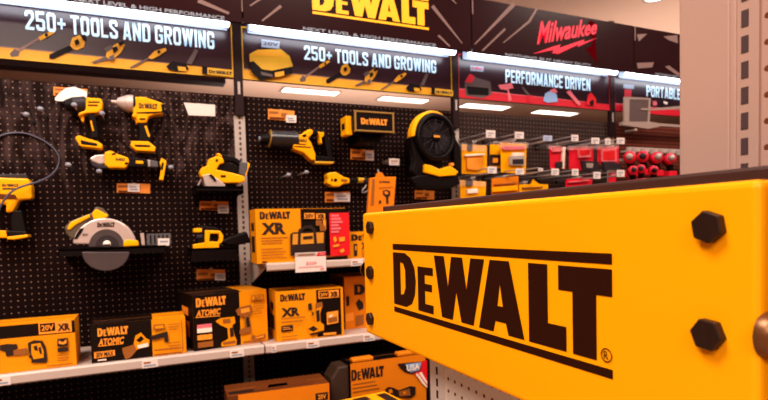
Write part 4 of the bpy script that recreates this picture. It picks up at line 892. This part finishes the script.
# round work light / fan
c = crop(395, 100, 3.8125); Yw = 2.40
ctr = onY(*c([(158, 140)])[0], Yw); R = pxr(82/3.8125, c([(158, 140)])[0], Yw)
t = thing('jobsite_fan', 'round black jobsite fan with a yellow top shell on the pegboard', 'fan', onY(*c([(165, 325)])[0], Yw))
mb = MB(); mb.lathe(ctr, (0, -1, 0), [(R*.98, -.06), (R*1.04, -.03), (R*1.03, 0), (R*.93, .012), (R*.84, .004), (R*.80, -.03), (R*.45, -.05), (R*.3, -.045)], 'tool_black', 36, 1, 1.06); mb.build('housing', t)
mb = MB()
for k in range(5): mb.lathe(ctr, (0, -1, 0), [(R*(.3+.11*k)-.002, -.006), (R*(.3+.11*k), -.003), (R*(.3+.11*k)+.002, -.006)], 'tool_grey', 32, 1, 1.06)
for k in range(12):
    a = k*math.pi/6; mb.tube([ctr+Vector((math.cos(a)*R*.2, .006, math.sin(a)*R*.21)), ctr+Vector((math.cos(a)*R*.9, .004, math.sin(a)*R*.95))], .0022, 'tool_grey', 6)
mb.build('grille', t)
mb = MB(); mb.lathe(ctr, (0, -1, 0), [(0, .004), (R*.18, .004), (R*.24, -.004), (R*.26, -.04)], 'tool_black', 24); f = Face(ctr+Vector((0, -.005, 0)), (1, 0, 0)); f.rect(mb, -.018, .018, -.004, .006, 'print_orange'); mb.build('hub', t)
for k in range(5):
    a = k*2*math.pi/5; q = [ctr+Vector((math.cos(a+d)*r, .03+o_, math.sin(a+d)*r)) for d, r, o_ in ((0, R*.24, 0), (-.25, R*.78, -.008), (.35, R*.78, .012), (.5, R*.24, .01))]
    MB().prism(q, (0, .003, 0), 'tool_grey').build('blade', t)
sh = MB(); n = 14
for ra, rb, ya, yb in ((R*1.05, R*1.17, .012, .075),):
    for k in range(n):
        a0, a1 = [math.radians(62+118*(k+j)/n) for j in (0, 1)]
        P = lambda a, r, y: ctr+Vector((math.cos(a)*r, y, math.sin(a)*r*1.08))
        sh.add([P(a0, ra, ya), P(a1, ra, ya), P(a1, rb, ya+.02), P(a0, rb, ya+.02), P(a0, ra, yb), P(a1, ra, yb), P(a1, rb, yb), P(a0, rb, yb)], [(0,1,2,3),(3,2,6,7),(4,7,6,5),(0,4,5,1)] + ([(0,3,7,4)] if k == 0 else []) + ([(1,5,6,2)] if k == n-1 else []), 'tool_yellow')
sh.build('top_shell', t, .004)
part('frame', t, [('tool_black', c([(62,140),(84,190),(112,240),(118,300),(92,312),(66,270),(74,230)]))], .006, Yw+.01, Yw+.055)
part('frame', t, [('tool_black', c([(228,140),(246,170),(256,280),(240,300),(226,220)]))], .006, Yw+.01, Yw+.055)
part('front_base', t, [('tool_yellow', c([(114,244),(142,250),(172,264),(214,250),(244,274),(232,287),(172,292),(114,276)]))], .005, Yw-.01, Yw+.06)
part('base', t, [('tool_black', c([(60,296),(96,286),(240,286),(250,320),(222,334),(84,330)]))], .006, Yw, Yw+.06)
part('dial', t, [('print_orange', c([(212,240),(224,238),(226,250),(214,252)]))], .001, Yw-.012, Yw+.01)
MB().box(ctr.x-.04, ctr.x+.05, Yw+.05, YP-.014, ctr.z-R*1.55, ctr.z+.03, 'tool_black').build('rear_mount', t)
card('tool_card', c(quad(76, 344, 150, 378, .03)), 'orange card below the round jobsite fan')
# white label and loose peg ends
c = crop(120, 80, 3.636)
card('tool_card', c([(232, 82), (346, 90), (346, 132), (250, 128)]), 'blank white card at the upper right of the first bay', 'blank')
caps = [((25.7, 114), 'at far left below the sign'), ((40, 108.5), 'right of the far left one'), ((74, 104.5), 'in front of the impact wrench nose'), ((102, 113), 'right of the impact wrench body'), ((68, 164.5), 'left of the angle grinder'),
        ((171, 167), 'right of the angle grinder foot'), ((99, 171), 'below the grinder head'), ((289, 174.5), 'below the rotary hammer, left one'), ((307, 172), 'left of the small ratchet')]
for p, w_ in caps:
    e = onY(*p, 2.52); b = Vector((e.x, YP-.0005, e.z))
    t = thing('peg_hook', 'straight peg hook with a pale round end, ' + w_, 'hook', b, 'pegboard hooks')
    MB().box(b.x-.008, b.x+.008, YP-.003, YP-.0003, b.z-.012, b.z+.012, 'tool_black').build('mount_plate', t)
    MB().tube([b, Vector((e.x, 2.53, e.z))], .003, 'hook_metal').build('rod', t)
    MB().lathe(Vector((e.x, 2.53, e.z)), (0, -1, 0), [(.0, -.0), (.0115, 0), (.0115, .006), (0, .008)], 'peg_cap', 16, 1, .8).build('end_cap', t)

# ------------------------------------------------------------------ BLISTER PACKS, HOOKS AND TAGS (bays three and four)
def hook(tagpx, Y, label, m='card_white'):
    q = pz(tagpx, Y); cx, cz = (q[0].x+q[1].x)/2, (q[0].z+q[2].z)/2
    t = thing('display_hook', label, 'hook', (cx, YP, cz), 'hooks with price tags')
    MB().tube([(cx, YP-.0005, cz-.01), (cx, Y+.01, cz-.012), (cx, Y+.004, cz-.002)], .0052, 'hook_metal').tube([(cx, YP-.0005, cz+.018), (cx, Y+.02, cz+.012), (cx, Y+.004, cz+.006)], .0034, 'hook_metal').build('rod', t)
    MB().box(cx-.012, cx+.012, YP-.004, YP-.0003, cz-.02, cz+.026, 'tool_black').build('mount_plate', t)
    mb = MB().prism(q, (0, .003, 0), m); f = Face(q[3], (1, 0, 0)); w = q[2].x-q[3].x; h = q[0].z-q[3].z; f.rect(mb, w*.15, w*.8, h*.5, h*.7, 'tag_text'); f.rect(mb, w*.15, w*.55, h*.2, h*.35, 'tag_text')
    mb.build('price_tag', t)
    return Vector((cx, Y, cz))
def pack(label, pts, Y, m, clear=None, pic=None, depth=.03, group='blister packs'):
    t = thing('blister_pack', label, 'package', onY(*pts[-1], Y), group)
    pr(MB(), pts, m, Y, Y+.004).build('backing_card', t)
    if clear:
        pr(MB(), clear, 'plastic_clear', Y-depth*.5, Y-.001).build('clear_shell', t, .003)
    if pic:
        g = MB()
        for k, (mm, q) in enumerate(pic): pr(g, q, mm, Y-depth*.45-.002*k, Y-.001)
        g.build('contents', t, .002)
    # hang hole tab joined to the rail behind
    q = pz([pts[0], pts[1]], Y); xm = (q[0].x+q[1].x)/2
    MB().box(xm-.012, xm+.012, Y+.001, Y+.003, q[0].z-.01, q[0].z+.022, 'plastic_clear').tube([(xm, Y-.02, q[0].z+.014), (xm, YP-.0005, q[0].z+.014)], .003, 'hook_metal').build('hang_tab', t)
    return t
c = crop(455, 120, 5)
h1 = hook(c(quad(156, 50, 202, 88, .05)), 2.36, 'display hook with a white tag, right of the round fan')
h2 = hook(c(quad(300, 58, 344, 92, .05)), 2.36, 'display hook with a white tag above the yellow bit pack')
h3 = hook(c(quad(442, 76, 486, 104, .05)), 2.36, 'display hook with a bluish tag left of the red packs', 'tag_blue')
h4 = hook(c(quad(163, 232, 209, 266, .03)), 2.36, 'lower display hook with a white tag between two yellow packs')
h5 = hook(c(quad(304, 242, 346, 272, .03)), 2.36, 'lower display hook with a white tag under the yellow bit pack')
pack('yellow blister pack beside the round fan, upper one', c([(34, 120), (160, 128), (158, 272), (34, 268)]), 2.50, 'tool_yellow', c([(34, 118), (160, 126), (158, 158), (34, 152)]), [('tool_grey', c([(66,104),(88,104),(88,152),(66,152)])), ('print_orange', c([(60,190),(140,188),(138,240),(110,252),(62,245)])), ('print_white', c([(52,172),(150,166),(150,176),(52,182)]))])
pack('yellow blister pack beside the round fan, lower one', c([(25, 300), (156, 308), (152, 392), (28, 400)]), 2.50, 'tool_yellow', c([(25, 300), (156, 308), (156, 332), (25, 328)]), [('tool_grey', c([(60,300),(90,300),(90,330),(60,330)])), ('print_white', c([(62,346),(115,342),(118,364),(64,368)]))])
pack('narrow yellow pack with a black band', c([(176, 122), (230, 122), (228, 240), (174, 240)]), 2.54, 'tool_yellow', None, [('print_black', c([(180,172),(228,172),(228,224),(180,224)])), ('print_orange', c([(190,190),(216,190),(216,214),(190,214)]))])
pack('yellow bit pack with a silver case and red top', c([(228, 112), (358, 120), (354, 268), (232, 262)]), 2.50, 'tool_yellow', c([(215, 108), (372, 112), (368, 142), (228, 140)]), [('print_pink', c([(240,130),(350,128),(350,148),(240,150)])), ('metal_grey', c([(276,180),(350,178),(350,228),(276,226)])), ('print_white', c([(290,164),(346,162),(346,180),(290,182)])), ('tool_grey', c([(290,196),(344,194),(344,220),(290,220)]))])
pack('orange and yellow pack in the lower row under the bit pack', c([(184, 292), (318, 280), (318, 372), (184, 384)]), 2.48, 'box_orange', None, [('print_brown', c([(200,320),(310,312),(310,318),(200,326)])), ('print_yellow' if 0 else 'tool_yellow', c([(190,336),(314,326),(314,352),(190,360)]))])
pack('long yellow pack in the lower row above the big sign', c([(322, 322), (380, 320), (392, 296), (420, 320), (466, 322), (466, 372), (322, 374)]), 2.48, 'tool_yellow', None, [('print_brown', c([(340,336),(440,332),(440,338),(340,342)]))])
h6 = hook(c(quad(418, 240, 440, 256, .03)), 2.36, 'bare display hook above the long yellow pack')
c = crop(535, 120, 5.12)
for q, lab in [((187, 75, 222, 108), 'display hook with a white tag above the second red pack'), ((290, 90, 330, 122), 'display hook with a white tag above the third red pack'), ((360, 95, 388, 126), 'display hook with a small tag in front of the dark post'),
               ((420, 90, 459, 122), 'display hook with a white tag right of the dark post'), ((85, 248, 123, 282), 'lower display hook with a white tag under the first red pack'), ((190, 250, 223, 284), 'lower display hook with a white tag under the second red pack'),
               ((300, 265, 336, 300), 'lower display hook with a white tag under the third red pack'), ((420, 255, 459, 290), 'lower display hook with a white tag under the red tools')]:
    hook(c(quad(*q, .03)), 2.36, lab)
pack('red blister pack with a silver item, leftmost red one', c([(74, 132), (158, 138), (154, 252), (78, 248)]), 2.50, 'red_pack', c([(70, 128), (160, 134), (158, 152), (72, 148)]), [('print_pink', c([(90,150),(140,150),(140,162),(90,164)])), ('tool_grey', c([(112,214),(142,212),(142,244),(112,246)])), ('print_white', c([(144,138),(156,140),(152,250),(142,248)]))], group='red blister packs')
pack('red blister pack with dark fittings, second red one', c([(176, 140), (300, 136), (300, 222), (240, 258), (176, 250)]), 2.50, 'red_pack', c([(170, 134), (306, 130), (306, 150), (170, 152)]), [('print_pink', c([(222,150),(288,146),(288,190),(226,194)])), ('print_red', c([(226,154),(284,150),(284,178),(230,182)])), ('tool_grey', c([(240,206),(330,214),(322,258),(250,256)])), ('metal_grey', c([(262,220),(300,222),(296,246),(266,244)]))], group='red blister packs')
pack('red blister pack with dark fittings, nearest the dark post', c([(322, 140), (428, 134), (430, 222), (320, 228)]), 2.50, 'red_pack', c([(314, 132), (430, 128), (432, 146), (314, 150)]), [('print_pink', c([(342,150),(418,146),(420,212),(344,214)])), ('print_red', c([(350,158),(410,154),(412,204),(350,206)])), ('tool_grey', c([(350,216),(440,220),(440,252),(356,258)]))], group='red blister packs')
pack('red pack in the lower row, left of the lower tags', c([(158, 304), (292, 292), (292, 352), (158, 360)]), 2.48, 'red_pack', None, [('print_pink', c([(175,315),(280,306),(280,312),(175,322)]))], group='red blister packs')
pack('small red pack in the lower row under the dark post', c([(378, 262), (414, 260), (414, 330), (378, 332)]), 2.515, 'red_pack', None, [('print_pink', c([(390,276),(416,274),(416,282),(390,284)]))], group='red blister packs')
# row of red drills on a rail
rl = MB(); a, b = onY(*c([(434, 138)])[0], 2.56), onY(*c([(760, 160)])[0], 2.56); b.z = a.z = (a.z+b.z)/2
rl.box(BX[3]+.03, BX[3]+1.1, 2.56, 2.58, a.z-.02, a.z+.008, 'metal_grey')
for k in range(12): rl.box(BX[3]+.05+k*.085, BX[3]+.075+k*.085, 2.545, 2.56, a.z-.035, a.z, 'hook_metal')
rl.box(BX[3]+.1, BX[3]+.12, 2.58, YP-.0005, a.z-.01, a.z, 'metal_grey').box(BX[3]+.9, BX[3]+.92, 2.58, YP-.0005, a.z-.01, a.z, 'metal_grey')
tag(rl.build('display_rail', loc=(BX[3]+.5, 2.56, a.z)), 'grey rail with clips above the row of red tools', 'rail')
drl = ['red drill with a grey chuck, first in the row on the rail', 'red drill second in the row on the rail', 'red drill third in the row on the rail', 'red drill fourth in the row, next to the beige column',
       'red drill in the lower row, first from the left', 'red drill in the lower row, second from the left', 'red drill in the lower row, third from the left']
def red_drill(pxy, s, label, chuck, Y=2.47):
    p = onY(*pxy, Y); t = thing('red_drill', label, 'power tool', p, 'red tools on the rail'); x, y, z = p
    dx = Vector(random.choice([(-.55, -.8, .1), (-.75, -.62, .05), (-.66, -.75, -.15)])).normalized(); c0 = Vector((x, y+.02, z))
    mb = MB(); mb.lathe(c0, dx, [(0, -.05*s), (.02*s, -.05*s), (.026*s, -.035*s), (.0265*s, .02*s), (.020*s, .03*s), (0, .03*s)], 'red_pack', 16); mb.build('body', t)
    mb = MB(); mb.lathe(c0, dx, [(0, .052*s), (.007*s, .052*s), (.012*s, .046*s), (.015*s, .036*s), (.015*s, .0305*s), (0, .0305*s)], chuck, 16); mb.build('chuck', t)
    mb = MB(); mb.lathe(c0, dx, [(.0272*s, -.012*s), (.0276*s, -.010*s), (.0276*s, -.002*s), (.0272*s, 0)], 'tool_black', 16); mb.build('collar', t)
    MB().prism([(x-.004*s, y+.012, z-.022*s), (x+.022*s, y+.012, z-.022*s), (x+.026*s, y+.012, z-.055*s), (x+.004*s, y+.012, z-.055*s)], (0, .03, 0), 'tool_black').build('handle', t, .003)
    MB().box(x-.018*s, x+.034*s, y-.004, y+.05, z-.083*s, z-.0555*s, 'red_pack').build('battery', t, .004)
    zp = 0 if Y > 2.4 else -.070
    MB().box(x-.004+(.01 if zp else 0), x+.004+(.01 if zp else 0), y+(.05 if not zp else .045), YP-.0005, z-.004+zp, z+.004+zp, 'hook_metal').build('mount_peg', t)
for k, (q, s, ch, yy) in enumerate([((498, 192), 1.45, 'metal_grey', 2.47), ((566, 188), 1.4, 'tool_grey', 2.47), ((632, 194), 1.4, 'hook_metal', 2.47), ((700, 200), 1.4, 'hook_metal', 2.47), ((512, 258), 1.05, 'tool_grey', 2.37), ((556, 250), 1.05, 'tool_grey', 2.37), ((620, 254), 1.05, 'tool_black', 2.37)]):
    red_drill(c([q])[0], s, drl[k], ch, yy)

# ------------------------------------------------------------------ THE BIG YELLOW SIGN
XP = .43; py0, py1, pz0, pz1 = .2565, 1.066, 1.322, 1.578
sg = thing('yellow_sign', 'large yellow metal sign with a black block logo, bolted in the foreground', 'sign', (XP+.05, (py0+py1)/2, pz0))
mb = MB(); mb.box(XP, XP+.03, py0, py1, pz0, pz1, 'sign_yellow'); mb.build('face_plate', sg, .006, 3)
f = Face((XP, .916, 1.385), (0, -1, 0)); f.k = 0
lg = MB(); f.logo(lg, 0, .518, .003, .131, 'logo_brown', True); lg.build('logo', sg)
rg = MB(); f.k = 1; d = f.lift()
def disc(cu, cv, r0_, r1_, n=24):
    for k in range(n):
        a0, a1 = 2*math.pi*k/n, 2*math.pi*(k+1)/n
        f.poly(rg, [(cu+r*math.cos(a), cv+r*math.sin(a)) for r, a in ((r0_, a0), (r1_, a0), (r1_, a1), (r0_, a1))], 'logo_brown', d)
disc(.5105, .0262, .0062, .0074); f.text(rg, 'R', .5075, .5137, .0222, .0304, 'logo_brown', .0); rg.build('registered_mark', sg)
def hexbolt(p, name='bolt', rot=0, s=1):
    x, y, z = p; b = MB(); n = 6; R_ = .0140*s
    pts = [(y+R_*math.cos(rot+k*math.pi/3), z+R_*math.sin(rot+k*math.pi/3)) for k in range(6)]
    b.prism([(x+.0005, a, c_) for a, c_ in pts], (-.0085, 0, 0), 'bolt_black')
    return b.build(name, sg, .0012, 2)
for (a, b_) in ((705, 227), (704.5, 335)):
    q = onX(a, b_, XP-.008); hexbolt((XP, q.y, q.z), rot=.35 if b_ < 300 else .12)
q = onX(707, 227, XP-.008); hexbolt((XP, q.y, q.z-.182), rot=.2)
for k, (a, b_) in enumerate(((368, 227.7), (368, 272.8), (368, 319))):
    q = onX(a, b_, XP-.008); hexbolt((XP, q.y, q.z), rot=.2+.3*k)
# round end caps on the sign's two ends
for y, s in ((py0, -1), (py1, 1)):
    mb = MB(); mb.lathe((XP+.012, y, 1.457), (0, s, 0), [(.0188, -.001), (.0188, .004), (.0165, .011), (.0115, .016), (.0045, .0185), (0, .019)], 'copper_brown', 28); mb.build('end_knob', sg)['label'] = 'brown domed end knob'
mb = MB(); mb.box(0.466, .5553, .02, 1.04, 1.335, 1.591, 'beam_dark'); mb.build('backing_beam', sg, .003)
for y in (.34, .95): MB().box(XP+.03, .466, y, y+.04, 1.40, 1.44, 'beam_dark').build('spacer', sg)

# ------------------------------------------------------------------ GONDOLA THAT CARRIES THE SIGN
XG = .56
gd = thing('gondola_end', 'beige slotted column and white pegboard carrying the yellow sign', 'display rack', (XG+.02, .4, 0))
MB().box(XG+.002, XG+.008, .36, .957, .1, 1.31, 'peg_white').build('lower_pegboard', gd)
MB().box(XG+.002, XG+.008, -1.2, .3365, .1, 2.4, 'peg_beige').build('upper_pegboard', gd, loc=(XG, .3290-.0127, .004))
def up(y0, y1, z1, m='metal_beige'):
    mb = MB().box(XG-.001, XG+.03, y0, y1, 0, z1, m); ym = (y0+y1)/2
    n = int(z1/.0254)
    for k in range(n):
        z = .012+k*.0254
        mb.box(XG-.0016, XG-.001, ym-.0035, ym+.0035, z, z+.0165, 'slot_dark')
    return mb
up(.957, 1.018, 1.31, 'gondola_white').build('far_upright', gd)
up(.335, .362, 2.4).build('near_upright', gd)
MB().box(XG-.004, XG+.06, .362, .419, 0, 2.4, 'metal_beige').build('column', gd, .002)
MB().box(XG-.003, XG+.03, .356, .3635, 0, 2.4, 'metal_beige').build('column_seam', gd, .002)
MB().box(XG+.002, XG+.035, 1.018, 1.03, 0, 1.31, 'slot_dark').build('end_cap', gd)  # dark strip painting the shadow along the far upright's edge
MB().box(XG+.03, XG+.45, -1.2, 1.018, 0, .1, 'post_dark').build('base', gd)
MB().box(XG+.008, XG+.012, -1.2, .337, .1, 2.4, 'post_dark').build('back', gd)

# ------------------------------------------------------------------ LIGHTS
def area(name, loc, size, sy, power, col, rot=(0, 0, 0)):
    l = bpy.data.lights.new(name, 'AREA'); l.shape = 'RECTANGLE'; l.size = size; l.size_y = sy; l.energy = power; l.color = col
    o = bpy.data.objects.new(name, l); COL.objects.link(o); o.location = loc; o.rotation_euler = rot
    return o
warm = (1, .89, .79)
area('aisle_light', (-1.2, .6, 4.2), 1.2, 1.2, 120, warm)
area('aisle_light', (1.4, .2, 4.2), 1.2, 1.2, 90, warm)
area('aisle_light', (-3.0, -1.5, 4.2), 1.2, 1.2, 150, warm)
area('aisle_light', (4.5, .6, 4.2), 1.2, 1.2, 110, warm)
area('aisle_light', (-1.5, -3.5, 4.2), 2, 1.2, 150, warm)
area('ceiling_fill', (3.5, 9.5, 2.9), 5, 4, 120, (1, .88, .80), (math.pi, 0, 0))  # added fill lamps, unseen, pointing up to brighten the ceiling
area('ceiling_fill', (9.5, 6.2, 2.9), 7, 5, 160, (1, .88, .80), (math.pi, 0, 0))
W = bpy.data.worlds.new('World'); bpy.context.scene.world = W; W.use_nodes = True
W.node_tree.nodes['Background'].inputs['Color'].default_value = (1, .5, .36, 1); W.node_tree.nodes['Background'].inputs['Strength'].default_value = .09

# ------------------------------------------------------------------ CAMERA
cd = bpy.data.cameras.new('camera'); cam = bpy.data.objects.new('camera', cd); COL.objects.link(cam)
M = Matrix((( CR.x, CU.x, -fwd.x, 0), (CR.y, CU.y, -fwd.y, 0), (CR.z, CU.z, -fwd.z, CZ), (0, 0, 0, 1)))
cam.matrix_world = M
cd.sensor_width = 36; cd.lens = F/768*36; cd.shift_y = (CY-200)/768; cd.shift_x = 0; cd.clip_start = .02
cd.dof.use_dof = True; cd.dof.focus_distance = .85; cd.dof.aperture_fstop = 7
bpy.context.scene.camera = cam
vs_ = bpy.context.scene.view_settings; vs_.view_transform = 'Standard'; vs_.look = 'Medium High Contrast'; vs_.exposure = 0
